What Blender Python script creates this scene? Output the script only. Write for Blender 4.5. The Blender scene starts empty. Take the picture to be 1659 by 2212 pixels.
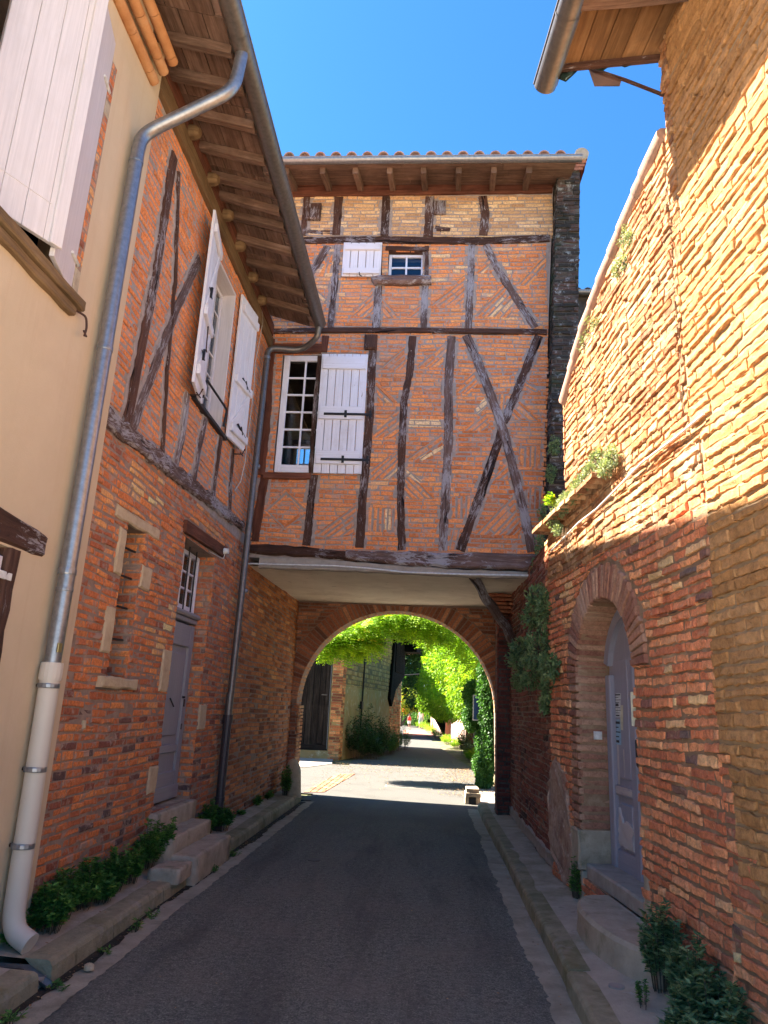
import bpy, math, random
from mathutils import Vector, Matrix, noise as mnoise
R_ = math.radians
C = bpy.context.scene.collection
scene = bpy.context.scene

# ---------------------------------------------------------------- camera, sky, sun
FPX, CX, CY, CAMH = 1550.0, 829.5, 1106.0, 1.6
_y, _p, _r = R_(4.1), R_(15.3), R_(2.7)
FWD = Vector((-math.sin(_y)*math.cos(_p), math.cos(_y)*math.cos(_p), math.sin(_p)))
_rt = Vector((math.cos(_y), math.sin(_y), 0)); _up = _rt.cross(FWD)
RT = _rt*math.cos(_r) + _up*math.sin(_r); UP = _up*math.cos(_r) - _rt*math.sin(_r)
CAM = Vector((0, 0, CAMH))
cd = bpy.data.cameras.new('camera'); cam = bpy.data.objects.new('camera', cd); C.objects.link(cam)
cd.sensor_fit = 'HORIZONTAL'; cd.sensor_width = 36; cd.lens = 36*FPX/1659.0; cd.clip_start = .05; cd.clip_end = 2000
cam.matrix_world = Matrix(((RT.x, UP.x, -FWD.x, 0), (RT.y, UP.y, -FWD.y, 0), (RT.z, UP.z, -FWD.z, CAMH), (0, 0, 0, 1)))
scene.camera = cam

SUNV = Vector((-1, .17, 1.27)).normalized()
EL = math.asin(SUNV.z); AZ = math.atan2(SUNV.x, SUNV.y)
w = bpy.data.worlds.new('World'); scene.world = w; w.use_nodes = True
nt = w.node_tree; bg = nt.nodes['Background']
sky = nt.nodes.new('ShaderNodeTexSky'); sky.sky_type = 'NISHITA'; sky.sun_disc = False
sky.sun_elevation = EL; sky.sun_rotation = AZ % (2*math.pi)
sky.air_density = 1.0; sky.dust_density = .6; sky.ozone_density = 2.2
skm = nt.nodes.new('ShaderNodeMix'); skm.data_type = 'RGBA'; skm.blend_type = 'MULTIPLY'; skm.inputs[0].default_value = 1
skm.inputs[7].default_value = (.26, .63, .95, 1); nt.links.new(sky.outputs[0], skm.inputs[6])
nt.links.new(skm.outputs[2], bg.inputs[0]); bg.inputs[1].default_value = .046
sl = bpy.data.lights.new('sun', 'SUN'); sl.energy = 4.6; sl.angle = R_(.55); sl.color = (1, .89, .74)
so = bpy.data.objects.new('sun', sl); C.objects.link(so); so.location = (-20, 3, 30)
so.rotation_euler = SUNV.to_track_quat('Z', 'Y').to_euler()
scene.view_settings.view_transform = 'Standard'; scene.view_settings.look = 'None'
scene.view_settings.exposure = 3.1; scene.view_settings.gamma = 1
try:
    scene.cycles.max_bounces = 12; scene.cycles.diffuse_bounces = 9; scene.cycles.transparent_max_bounces = 12
    scene.cycles.use_denoising = True
except Exception: pass

# ---------------------------------------------------------------- pixel rays (measured on a 1659 x 2212 copy of the photo)
def ray(px, py): return RT*((px-CX)/FPX) + UP*((CY-py)/FPX) + FWD
def onz(px, py, z=0.0):
    d = ray(px, py); return CAM + d*((z-CAMH)/d.z)
def ony(px, py, y):
    d = ray(px, py); return CAM + d*(y/d.y)
def onx(px, py, x):
    d = ray(px, py); return CAM + d*(x/d.x)

class Frame:
    def __init__(s, o, u, n, v=(0, 0, 1)):
        s.o = Vector(o); s.u = Vector(u).normalized(); s.n = Vector(n).normalized(); s.v = Vector(v)
    def p(s, u, v, d=0.0): return s.o + s.u*u + s.v*v + s.n*d
    def px(s, x, y, d=0.0):
        r = ray(x, y); o = s.o + s.n*d; t = (o-CAM).dot(s.n)/r.dot(s.n); q = CAM + r*t - s.o
        return (q.dot(s.u), q.dot(s.v))
RA = R_(6)
XL = -2.55
FL = Frame((XL, 0, 0), (0, 1, 0), (1, 0, 0))                       # left wall
FF = Frame((0, 9.7, 0), (1, 0, 0), (0, -1, 0))                      # facade of the bridging house
FR = Frame((1.28, 7.5, 0), (math.sin(RA), -math.cos(RA), 0), (-math.cos(RA), -math.sin(RA), 0))  # near right wall
FRF = Frame((1.30, 0, 0), (0, -1, 0), (-1, 0, 0))                   # far right wall, u = -y
FA = Frame((0, 13.7, 0), (1, 0, 0), (0, -1, 0))                     # arch wall

# ---------------------------------------------------------------- mesh builder
class MB:
    def __init__(s): s.v = []; s.f = []; s.r = []; s.uv = []; s.m = []
    def face(s, pts, r=.5, uv=None, m=0):
        b = len(s.v); s.v.extend([tuple(p) for p in pts]); s.f.append(tuple(range(b, b+len(pts)))); s.r.append(r); s.uv.append(uv); s.m.append(m)
    def grid(s, rings, r=.5, closed=False, uvs=None, m=0):
        b = len(s.v); n = len(rings[0])
        for ring in rings: s.v.extend([tuple(p) for p in ring])
        for i in range(len(rings)-1):
            for j in range(n if closed else n-1):
                k = (j+1) % n
                s.f.append((b+i*n+j, b+i*n+k, b+(i+1)*n+k, b+(i+1)*n+j)); s.r.append(r); s.m.append(m)
                if uvs:
                    u0, u1 = uvs[0][i], uvs[0][i+1]; v0, v1 = uvs[1][j], uvs[1][j+1]
                    s.uv.append([(u0, v0), (u0, v1), (u1, v1), (u1, v0)])
                else: s.uv.append(None)
    def obj(s, name, mats, parent=None, smooth=False, label=None):
        me = bpy.data.meshes.new(name); me.from_pydata(s.v, [], s.f)
        if not isinstance(mats, (list, tuple)): mats = [mats]
        for m in mats: me.materials.append(m)
        a = me.attributes.new('rnd', 'FLOAT', 'FACE'); a.data.foreach_set('value', s.r)
        if any(u for u in s.uv):
            l = me.uv_layers.new(name='UVMap'); k = 0; dat = []
            for f, u in zip(s.f, s.uv):
                for j in range(len(f)): dat.extend(u[j] if u else (0, 0))
            l.data.foreach_set('uv', dat)
        me.polygons.foreach_set('material_index', s.m)
        if smooth: me.polygons.foreach_set('use_smooth', [True]*len(s.f))
        me.validate(); me.update()
        o = bpy.data.objects.new(name, me); C.objects.link(o)
        if parent:
            o.parent = parent
            if parent.type == 'EMPTY': o.matrix_parent_inverse = Matrix.Translation(-parent.location)
        if label: o['label'] = label
        return o

def thing(name, label, cat, loc=(0, 0, 0), group=None):
    o = bpy.data.objects.new(name, None); C.objects.link(o); o.location = loc; o.empty_display_size = .2
    o['label'] = label; o['category'] = cat
    if group: o['group'] = group
    return o
def tag(o, label, cat, group=None):
    o['label'] = label; o['category'] = cat
    if group: o['group'] = group
    return o
def struct(o): o['kind'] = 'structure'; return o
def stuff(o): o['kind'] = 'stuff'; return o

def lerp(a, b, t): return a+(b-a)*t
def fbox(mb, fr, u0, u1, v0, v1, d0, d1, b=.0, r=.5, m=0):
    if u0 > u1: u0, u1 = u1, u0
    if v0 > v1: v0, v1 = v1, v0
    b = min(b, (u1-u0)*.4, (v1-v0)*.4, abs(d1-d0)*.8)
    s = 1 if d1 > d0 else -1
    along = (u1-u0) >= (v1-v0)
    def U(u, v): return (u, v) if along else (v, u)
    A = [(u0, v0), (u1, v0), (u1, v1), (u0, v1)]
    B = [(u0+b, v0+b), (u1-b, v0+b), (u1-b, v1-b), (u0+b, v1-b)]
    P = fr.p
    mb.face([P(*q, d1) for q in B], r, [U(*q) for q in B], m)
    mb.face([P(*q, d0) for q in reversed(A)], r, [U(*q) for q in reversed(A)], m)
    for i in range(4):
        j = (i+1) % 4; ln = i % 2 == 0
        def UU(q, k): return (q[0] if along else q[1], k) if (ln == along) else (k, q[1] if along else q[0])
        if b: mb.face([P(*A[i], d1-s*b), P(*A[j], d1-s*b), P(*B[j], d1), P(*B[i], d1)], r, [UU(A[i], 0), UU(A[j], 0), UU(B[j], b), UU(B[i], b)], m)
        mb.face([P(*A[i], d0), P(*A[j], d0), P(*A[j], d1-s*b), P(*A[i], d1-s*b)], r, [UU(A[i], d0), UU(A[j], d0), UU(A[j], d1), UU(A[i], d1)], m)
FW = Frame((0, 0, 0), (1, 0, 0), (0, 0, 1), (0, 1, 0))              # world: u=x, v=y, d=z
def box(mb, x0, x1, y0, y1, z0, z1, b=0, r=.5, m=0): fbox(mb, FW, x0, x1, y0, y1, z0, z1, b, r, m)

def tube(mb, pts, rad, seg=10, r=.5, cap=True, m=0):
    pts = [Vector(p) for p in pts]; n = len(pts)
    if not isinstance(rad, (list, tuple)): rad = [rad]*n
    rings = []; prev = None; L = [0]
    for i in range(n):
        t = (pts[min(i+1, n-1)]-pts[max(i-1, 0)]).normalized()
        if prev is None:
            a = t.orthogonal().normalized()
        else:
            a = (prev-t*prev.dot(t)).normalized()
        prev = a; b = t.cross(a)
        rings.append([pts[i]+(a*math.cos(k*2*math.pi/seg)+b*math.sin(k*2*math.pi/seg))*rad[i] for k in range(seg)])
        if i: L.append(L[-1]+(pts[i]-pts[i-1]).length)
    mb.grid(rings, r, True, (L, [k*.03 for k in range(seg+1)]), m)
    if cap:
        mb.face(list(reversed(rings[0])), r, None, m); mb.face(rings[-1], r, None, m)

def bend(pts, k=5, rad=.12):
    """round the corners of a polyline"""
    pts = [Vector(p) for p in pts]; out = [pts[0]]
    for i in range(1, len(pts)-1):
        a, b, c = pts[i-1], pts[i], pts[i+1]
        d1 = min(rad, (a-b).length*.45); d2 = min(rad, (c-b).length*.45)
        p0 = b+(a-b).normalized()*d1; p2 = b+(c-b).normalized()*d2
        for j in range(k+1):
            t = j/k; out.append(p0*(1-t)**2+b*2*t*(1-t)+p2*t*t)
    out.append(pts[-1]); return out

def resample(pts, step):
    out = [pts[0]]; acc = [0.0]; tot = 0
    for a, b in zip(pts, pts[1:]):
        l = math.dist(a, b); n = max(1, int(l/step+.5))
        for i in range(1, n+1):
            t = i/n; out.append(tuple(lerp(x, y, t) for x, y in zip(a, b))); acc.append(tot+l*t)
        tot += l
    return out, acc

def beam_on(mb, fr, pts, w, d0, d1, jit=.007, bev=.01, seed=0, r=None, step=.12):
    """a hewn timber lying on a wall plane; pts may carry a third value = width"""
    rg = random.Random(seed*77+int(abs(pts[0][0])*1000)); rr = rg.random() if r is None else r
    p3 = [(p[0], p[1], p[2] if len(p) > 2 else w) for p in pts]
    P, L = resample(p3, step); n = len(P); rings = []
    for i in range(n):
        a = P[max(i-1, 0)]; b = P[min(i+1, n-1)]; tx, ty = b[0]-a[0], b[1]-a[1]; l = math.hypot(tx, ty) or 1
        nx, ny = -ty/l, tx/l; h = P[i][2]/2
        w1 = h+rg.uniform(-jit, jit); w2 = h+rg.uniform(-jit, jit); dd = d1+rg.uniform(-jit, jit)*.6
        c = P[i]
        q = [(-w1, d0), (-w1, dd-bev), (-w1+bev, dd), (rg.uniform(-.2, .2)*h, dd-rg.uniform(0, bev*.6)), (w2-bev, dd), (w2, dd-bev), (w2, d0)]
        rings.append([fr.p(c[0]+nx*k, c[1]+ny*k, d) for k, d in q])
    vs = [rr*7+x for x in (0, .04, .05, .1, .15, .16, .2)]
    mb.grid(rings, rr, False, ([x+rr*13 for x in L], vs))
    mb.face(rings[0], rr, [(0, k*.02) for k in range(7)]); mb.face(list(reversed(rings[-1])), rr, [(0, k*.02) for k in range(7)])

# ---------------------------------------------------------------- 2D polygons
def area(p): return .5*sum(p[i-1][0]*p[i][1]-p[i][0]*p[i-1][1] for i in range(len(p)))
def ccw(p): return list(p) if area(p) > 0 else list(reversed(p))
def clip(poly, a, b, left=True):
    out = []; n = len(poly); ex, ey = b[0]-a[0], b[1]-a[1]; s = 1 if left else -1
    def sd(p): return s*(ex*(p[1]-a[1])-ey*(p[0]-a[0]))
    for i in range(n):
        p, q = poly[i], poly[(i+1) % n]; dp, dq = sd(p), sd(q)
        if dp >= 0: out.append(p)
        if (dp > 0 and dq < 0) or (dp < 0 and dq > 0):
            t = dp/(dp-dq); out.append((lerp(p[0], q[0], t), lerp(p[1], q[1], t)))
    return out
def inter(poly, conv):
    for i in range(len(conv)):
        poly = clip(poly, conv[i], conv[(i+1) % len(conv)])
        if len(poly) < 3: return []
    return poly
def bb(p): xs = [q[0] for q in p]; ys = [q[1] for q in p]; return min(xs), min(ys), max(xs), max(ys)
def overlap(a, b): return a[0] < b[2] and b[0] < a[2] and a[1] < b[3] and b[1] < a[3]
def subtract(poly, hole):
    if not overlap(bb(poly), bb(hole)): return [poly]
    res = []; rest = poly
    for i in range(len(hole)):
        a, b = hole[i], hole[(i+1) % len(hole)]
        o = clip(rest, a, b, False)
        if len(o) > 2 and abs(area(o)) > 1e-7: res.append(o)
        rest = clip(rest, a, b, True)
        if len(rest) < 3: break
    return res
def rect(u0, u1, v0, v1): return [(u0, v0), (u1, v0), (u1, v1), (u0, v1)]
def archpoly(u0, u1, v0, vs, vt, n=14):
    c = (u0+u1)/2; a = (u1-u0)/2
    return [(u0, v0), (u1, v0)]+[(c+a*math.cos(math.pi*i/n), vs+(vt-vs)*math.sin(math.pi*i/n)) for i in range(n+1)]

def wall(mb, fr, outlines, holes=(), thick=.35, depths=None, back=True):
    holes = [ccw(h) for h in holes]
    for o in outlines:
        ps = [ccw(o)]
        for h in holes: ps = [x for p in ps for x in subtract(p, h)]
        for p in ps:
            mb.face([fr.p(*q) for q in p])
            if back: mb.face([fr.p(*q, -thick) for q in reversed(p)])
        o = ccw(o)
        for i in range(len(o)):
            a, b = o[i], o[(i+1) % len(o)]
            mb.face([fr.p(*a, -thick), fr.p(*b, -thick), fr.p(*b), fr.p(*a)])
    for k, h in enumerate(holes):
        dp = depths[k] if depths else thick
        for i in range(len(h)):
            a, b = h[i], h[(i+1) % len(h)]
            mb.face([fr.p(*a), fr.p(*b), fr.p(*b, -dp), fr.p(*a, -dp)])

def emit(mb, fr, poly, h, bev, rg, base=-.02, jit=.003, r=.5, tilt=.0, seg=.09, ax=(1, 0), wp=None):
    """one brick: rounded, slightly ragged slab standing h proud of the wall"""
    poly = ccw(poly); cx = sum(p[0] for p in poly)/len(poly); cy = sum(p[1] for p in poly)/len(poly)
    ay = (-ax[1], ax[0])
    loc = [((p[0]-cx)*ax[0]+(p[1]-cy)*ax[1], (p[0]-cx)*ay[0]+(p[1]-cy)*ay[1]) for p in poly]
    hw = max(abs(l[0]) for l in loc) or .01; hh = max(abs(l[1]) for l in loc) or .01
    pts = []
    for i in range(len(loc)):
        a, b = loc[i], loc[(i+1) % len(loc)]; l = math.dist(a, b)
        if l < .006: continue
        n = max(1, int(l/seg+.5))
        for k in range(n):
            t = k/n; pts.append((lerp(a[0], b[0], t)+rg.uniform(-jit, jit), lerp(a[1], b[1], t)+rg.uniform(-jit, jit)))
    if len(pts) < 3: return
    fx, fy = max(.3, 1-bev*1.3/hw), max(.35, 1-bev/hh)
    tx, ty = rg.uniform(-tilt, tilt), rg.uniform(-tilt, tilt)
    def W(x, y, d):
        u = cx+x*ax[0]+y*ay[0]; v = cy+x*ax[1]+y*ay[1]
        if wp: u, v = wp(u, v)
        return fr.p(u, v, d+tx*x/hw+ty*y/hh)
    r0 = [W(x, y, base) for x, y in pts]; r1 = [W(x, y, h-bev*.7) for x, y in pts]
    r2 = [W(x*fx, y*fy, h+rg.uniform(-jit, jit)*.5) for x, y in pts]
    b = len(mb.v); n = len(pts); mb.v.extend([tuple(q) for q in r0+r1+r2])
    for a in (0, 1):
        for j in range(n):
            k = (j+1) % n; mb.f.append((b+a*n+j, b+a*n+k, b+(a+1)*n+k, b+(a+1)*n+j)); mb.r.append(r); mb.uv.append(None); mb.m.append(0)
    mb.f.append(tuple(b+2*n+j for j in range(n))); mb.r.append(r); mb.uv.append(None); mb.m.append(0)

def bricks(mb, fr, regions, cuts=(), ang=0, ch=.066, joint=.017, L=(.18, .34), h=(.0, .008), bev=.006, jit=.003, seed=1,
           rf=None, tilt=.0, warp=.012, seg=.12, skip=0.0, rv_=.12, vj=1.0):
    rg = random.Random(seed); ca, sa = math.cos(R_(ang)), math.sin(R_(ang)); cuts = [ccw(c) for c in cuts]; cb = [bb(c) for c in cuts]
    def wp(u, v): return (u+warp*.5*mnoise.noise((u*2, v*2, seed)), v+warp*mnoise.noise((u*.9, v*2.2, seed+9.1)))
    for reg in regions:
        reg = ccw(reg)
        loc = [(p[0]*ca+p[1]*sa, -p[0]*sa+p[1]*ca) for p in reg]; x0, y0, x1, y1 = bb(loc)
        j = math.floor(y0/ch); y = j*ch
        while y < y1:
            x = x0-rg.uniform(0, L[1]); rh_ = ch*rg.uniform(1-rv_, 1+rv_); cch = rh_-joint*rg.uniform(.8, 1.25)
            dy = rg.uniform(-.002, .002)
            while x < x1:
                l = rg.uniform(*L) if rg.random() > .12 else rg.uniform(L[0]*.45, L[0])
                q = [(x, y+dy), (x+l-joint*vj*rg.uniform(.6, 1.2), y+dy), (x+l-joint*vj, y+dy+cch), (x, y+dy+cch)]
                q = [(a*ca-b*sa, a*sa+b*ca) for a, b in q]; x += l
                p = inter(q, reg)
                if len(p) < 3 or abs(area(p)) < 2e-4: continue
                if skip and rg.random() < skip: continue
                ps = [p]; pb = bb(p)
                for c, b in zip(cuts, cb):
                    if overlap(pb, b): ps = [z for k in ps for z in subtract(k, c)]
                if not ps: continue
                if len(ps) > 1: ps = [max(ps, key=lambda k: abs(area(k)))]+[z for z in sorted(ps, key=lambda k: -abs(area(k)))[1:] if abs(area(z)) > .0015]
                cu = sum(k[0] for k in p)/len(p); cv = sum(k[1] for k in p)/len(p)
                rr = rf(rg, cu, cv) if rf else rg.random()
                hh = rg.uniform(*h)
                for z in ps:
                    if abs(area(z)) > 3e-4: emit(mb, fr, z, hh, bev, rg, r=rr, jit=jit, tilt=tilt, ax=(ca, sa), wp=wp, seg=seg)
            y += rh_

# ---------------------------------------------------------------- materials
def newmat(name):
    m = bpy.data.materials.new(name); m.use_nodes = True; nt = m.node_tree
    return m, nt, nt.nodes['Principled BSDF']
def nd(nt, t, **k):
    n = nt.nodes.new(t)
    for a, b in k.items():
        if a.startswith('i_'): n.inputs[int(a[2:]) if a[2:].isdigit() else a[2:].replace('_', ' ')].default_value = b
        else: setattr(n, a, b)
    return n
def ramp(nt, fac, stops, interp='LINEAR'):
    r = nt.nodes.new('ShaderNodeValToRGB'); r.color_ramp.interpolation = interp
    e = r.color_ramp.elements
    while len(e) < len(stops): e.new(.5)
    for k, (p, c) in zip(e, stops):
        k.position = p; k.color = (*c, 1) if len(c) == 3 else c
    nt.links.new(fac, r.inputs[0]); return r.outputs[0]
def noise(nt, vec, scale, detail=4, rough=.6, dist=0):
    n = nd(nt, 'ShaderNodeTexNoise'); n.inputs['Scale'].default_value = scale; n.inputs['Detail'].default_value = detail
    n.inputs['Roughness'].default_value = rough; n.inputs['Distortion'].default_value = dist
    if vec is not None: nt.links.new(vec, n.inputs['Vector'])
    return n.outputs[0]
def mix(nt, a, b, fac, mode='MIX'):
    n = nt.nodes.new('ShaderNodeMix'); n.data_type = 'RGBA'; n.blend_type = mode
    for i, x in ((0, fac), (6, a), (7, b)):
        if isinstance(x, (int, float)): n.inputs[i].default_value = x
        elif isinstance(x, tuple): n.inputs[i].default_value = (*x, 1)
        else: nt.links.new(x, n.inputs[i])
    return n.outputs[2]
def math_(nt, op, a, b=None):
    n = nt.nodes.new('ShaderNodeMath'); n.operation = op
    for i, x in enumerate((a, b)):
        if x is None: continue
        if isinstance(x, (int, float)): n.inputs[i].default_value = x
        else: nt.links.new(x, n.inputs[i])
    return n.outputs[0]
def bump(nt, p, hgt, strength=.5, dist=.01):
    b = nt.nodes.new('ShaderNodeBump'); b.inputs['Strength'].default_value = strength; b.inputs['Distance'].default_value = dist
    nt.links.new(hgt, b.inputs['Height']); nt.links.new(b.outputs[0], p.inputs['Normal'])
def obco(nt): return nt.nodes.new('ShaderNodeTexCoord').outputs['Object']
def mapping(nt, vec, sc):
    m = nt.nodes.new('ShaderNodeMapping'); m.inputs['Scale'].default_value = sc; nt.links.new(vec, m.inputs[0]); return m.outputs[0]
def attr(nt, n='rnd'):
    a = nt.nodes.new('ShaderNodeAttribute'); a.attribute_name = n; return a.outputs['Fac']
def stains(nt, col, co, items):
    """items: (scale, lo, hi, colour, strength) patches of another colour with their own shape"""
    for sc, lo, hi, c, st in items:
        n = noise(nt, co, sc, 5, .65, .3); f = ramp(nt, n, [(lo, (0, 0, 0)), (hi, (st, st, st))]); col = mix(nt, col, c, f)
    return col
def brickmat(name, stops, rough=.9, st=(), bd=.006, fine=60):
    m, nt, p = newmat(name); co = obco(nt)
    c = ramp(nt, attr(nt), stops)
    n1 = noise(nt, co, fine*.55, 8, .82); v = ramp(nt, n1, [(.3, (.38, .36, .35)), (.5, (1, 1, 1)), (.7, (1.45, 1.45, 1.42))])
    c = mix(nt, c, v, 1.0, 'MULTIPLY'); c = stains(nt, c, co, st)
    nt.links.new(c, p.inputs['Base Color']); p.inputs['Roughness'].default_value = rough; p.inputs['Specular IOR Level'].default_value = .25
    n2 = noise(nt, co, fine*.6, 8, .72); bump(nt, p, n2, .9, bd); return m
def plainmat(name, c1, c2, sc=8, rough=.9, st=(), bd=.004, bs=40, spec=.3):
    m, nt, p = newmat(name); co = obco(nt)
    c = ramp(nt, noise(nt, co, sc, 7, .65), [(.3, c1), (.7, c2)]); c = stains(nt, c, co, st)
    nt.links.new(c, p.inputs['Base Color']); p.inputs['Roughness'].default_value = rough; p.inputs['Specular IOR Level'].default_value = spec
    if bd: bump(nt, p, noise(nt, co, bs, 8, .7), .8, bd)
    return m
def woodmat(name, cols, rough=.85, su=2.0, sv=45, bd=.006, st=(), spec=.25, flake=None):
    m, nt, p = newmat(name); uv = nt.nodes.new('ShaderNodeTexCoord').outputs['UV']; co = obco(nt)
    n = noise(nt, mapping(nt, uv, (su, sv, 1)), 1.0, 7, .7, .6)
    c = ramp(nt, n, [(i/(len(cols)-1)*.5+.25, k) for i, k in enumerate(cols)])
    v = ramp(nt, noise(nt, co, 3, 3), [(.3, (.7, .7, .7)), (.7, (1.2, 1.2, 1.2))]); c = mix(nt, c, v, 1.0, 'MULTIPLY')
    rv = ramp(nt, attr(nt), [(0, (.75, .75, .75)), (1, (1.2, 1.2, 1.2))]); c = mix(nt, c, rv, 1.0, 'MULTIPLY')
    c = stains(nt, c, co, st)
    if flake:
        fn = noise(nt, mapping(nt, uv, (su*4, sv*1.1, 1)), 1.0, 8, .8, 1.0); fp = noise(nt, co, 1.8, 4, .6)
        ff = ramp(nt, math_(nt, 'ADD', math_(nt, 'MULTIPLY', fn, .65), math_(nt, 'MULTIPLY', fp, .45)), [(flake[0], (0, 0, 0)), (flake[0]+.04, (.95, .95, .95))]); c = mix(nt, c, flake[1], ff)
        cr = ramp(nt, noise(nt, mapping(nt, uv, (su*.7, sv*.35, 1)), 1.0, 3, .5, .8), [(.33, (.12, .1, .1)), (.37, (1, 1, 1))]); c = mix(nt, c, cr, 1.0, 'MULTIPLY')
    nt.links.new(c, p.inputs['Base Color']); p.inputs['Roughness'].default_value = rough; p.inputs['Specular IOR Level'].default_value = spec
    n2 = noise(nt, mapping(nt, uv, (su*1.5, sv*2.2, 1)), 1.0, 6, .75, .4); bump(nt, p, n2, 1, bd); return m
def paintwood(name, paint, wood, amount=.36, rough=.55, sv=60, dirt=(.5, .45, .42)):
    """painted boards: brush grain, flaked streaks that bare the wood"""
    m, nt, p = newmat(name); uv = nt.nodes.new('ShaderNodeTexCoord').outputs['UV']; co = obco(nt)
    g = noise(nt, mapping(nt, uv, (1.5, sv, 1)), 1, 6, .7, .5)
    fl = noise(nt, mapping(nt, uv, (5, sv*.6, 1)), 1, 8, .75, 1.2)
    base = mix(nt, paint, tuple(k*.82 for k in paint), ramp(nt, g, [(.35, (0, 0, 0)), (.7, (1, 1, 1))]))
    base = mix(nt, base, dirt, ramp(nt, noise(nt, co, 4, 5, .7), [(.5, (0, 0, 0)), (.8, (.5, .5, .5))]))
    f = ramp(nt, fl, [(amount-.03, (1, 1, 1)), (amount+.01, (0, 0, 0))])
    c = mix(nt, base, wood, f); nt.links.new(c, p.inputs['Base Color']); p.inputs['Roughness'].default_value = rough
    bump(nt, p, mix(nt, g, f, .4, 'SUBTRACT'), .5, .003); return m
def simple(name, col, rough=.5, metal=0, spec=.5):
    m, nt, p = newmat(name); co = obco(nt)
    c = mix(nt, col, tuple(k*.7 for k in col), ramp(nt, noise(nt, co, 25, 5), [(.35, (0, 0, 0)), (.7, (1, 1, 1))]))
    nt.links.new(c, p.inputs['Base Color']); p.inputs['Roughness'].default_value = rough; p.inputs['Metallic'].default_value = metal
    p.inputs['Specular IOR Level'].default_value = spec; return m
def leafmat(name, stops, trans=.35, rough=.5):
    m, nt, p = newmat(name); c = ramp(nt, attr(nt), stops)
    nt.links.new(c, p.inputs['Base Color']); p.inputs['Roughness'].default_value = rough; p.inputs['Specular IOR Level'].default_value = .35
    t = nt.nodes.new('ShaderNodeBsdfTranslucent'); c2 = mix(nt, c, (1.25, 1.3, .55), 1.0, 'MULTIPLY'); nt.links.new(c2, t.inputs[0])
    x = nt.nodes.new('ShaderNodeMixShader'); x.inputs[0].default_value = trans
    nt.links.new(p.outputs[0], x.inputs[1]); nt.links.new(t.outputs[0], x.inputs[2])
    nt.links.new(x.outputs[0], nt.nodes['Material Output'].inputs[0]); return m

def rendermat(name, c1, c2, *a, **k):
    m, nt, p = newmat(name); co = obco(nt)
    c = ramp(nt, noise(nt, co, 2.2, 7, .65), [(.3, c1), (.7, c2)])
    c = stains(nt, c, co, [(1.1, .48, .8, (.50, .37, .235), .8), (25, .68, .8, (.5, .36, .23), .25)])
    sx = nt.nodes.new('ShaderNodeSeparateXYZ'); nt.links.new(co, sx.inputs[0])
    st = noise(nt, mapping(nt, co, (1, 7, .35)), 1, 7, .7); c = mix(nt, c, (.48, .34, .22), ramp(nt, st, [(.52, (0, 0, 0)), (.75, (.55, .55, .55))]))
    low = math_(nt, 'ADD', sx.outputs[2], math_(nt, 'MULTIPLY', noise(nt, co, 3, 6), 1.2)); c = mix(nt, c, (.42, .29, .18), ramp(nt, low, [(.5, (.7, .7, .7)), (1.0, (0, 0, 0))]))
    nt.links.new(c, p.inputs['Base Color']); p.inputs['Roughness'].default_value = .92; p.inputs['Specular IOR Level'].default_value = .3
    bump(nt, p, mix(nt, noise(nt, co, 120, 6, .7), noise(nt, co, 6, 4, .6), .6), .7, .006); return m
M = {}
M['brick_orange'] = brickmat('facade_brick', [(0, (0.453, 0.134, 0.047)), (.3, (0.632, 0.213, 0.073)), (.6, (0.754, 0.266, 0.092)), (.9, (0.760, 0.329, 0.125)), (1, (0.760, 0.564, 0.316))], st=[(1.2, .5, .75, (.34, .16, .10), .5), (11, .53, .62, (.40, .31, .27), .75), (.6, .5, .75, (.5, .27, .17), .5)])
M['brick_ochre'] = brickmat('ochre_brick', [(0, (0.460, 0.265, 0.138)), (.5, (0.632, 0.391, 0.196)), (1, (0.759, 0.540, 0.310))], st=[(2, .55, .8, (.3, .2, .13), .5)])
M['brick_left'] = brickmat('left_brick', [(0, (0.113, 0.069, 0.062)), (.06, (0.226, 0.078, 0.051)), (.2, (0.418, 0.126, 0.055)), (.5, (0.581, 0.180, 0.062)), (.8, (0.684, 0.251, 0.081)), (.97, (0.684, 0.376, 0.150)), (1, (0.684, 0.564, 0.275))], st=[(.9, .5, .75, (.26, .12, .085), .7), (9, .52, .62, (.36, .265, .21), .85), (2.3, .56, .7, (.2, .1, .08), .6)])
M['brick_old'] = brickmat('old_brick', [(0, (0.155, 0.112, 0.097)), (.05, (0.329, 0.131, 0.090)), (.2, (0.524, 0.159, 0.074)), (.55, (0.718, 0.246, 0.113)), (.85, (0.800, 0.357, 0.166)), (1, (0.800, 0.585, 0.285))], st=[(1.5, .5, .72, (.30, .15, .1), .6), (14, .56, .7, (.48, .33, .2), .6)], bd=.012, fine=45)
M['brick_pale_sun'] = brickmat('pale_sun_brick', [(0, (0.196, 0.097, 0.052)), (.25, (0.327, 0.128, 0.052)), (.6, (0.406, 0.183, 0.076)), (1, (0.471, 0.265, 0.128))], st=[(3, .5, .7, (.58, .42, .25), .7), (14, .56, .7, (.6, .45, .28), .6)], bd=.012, fine=45)  # part limewashed brick, part sunlight on the upper wall put into the colour
M['brick_wash'] = brickmat('limewashed_brick', [(0, (0.365, 0.183, 0.069)), (.5, (0.434, 0.220, 0.085)), (1, (0.487, 0.260, 0.108))], st=[(2, .5, .8, (.46, .27, .13), .6)], bd=.014, fine=35)
M['brick_dark'] = brickmat('mossy_brick', [(0, (.018, .018, .016)), (.4, (.045, .038, .034)), (.8, (.10, .06, .048)), (1, (.17, .09, .065))], st=[(9, .55, .63, (.27, .30, .30), .8), (3, .48, .62, (.022, .026, .018), .85), (1.6, .55, .7, (.05, .08, .04), .7)], bd=.012)
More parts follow.
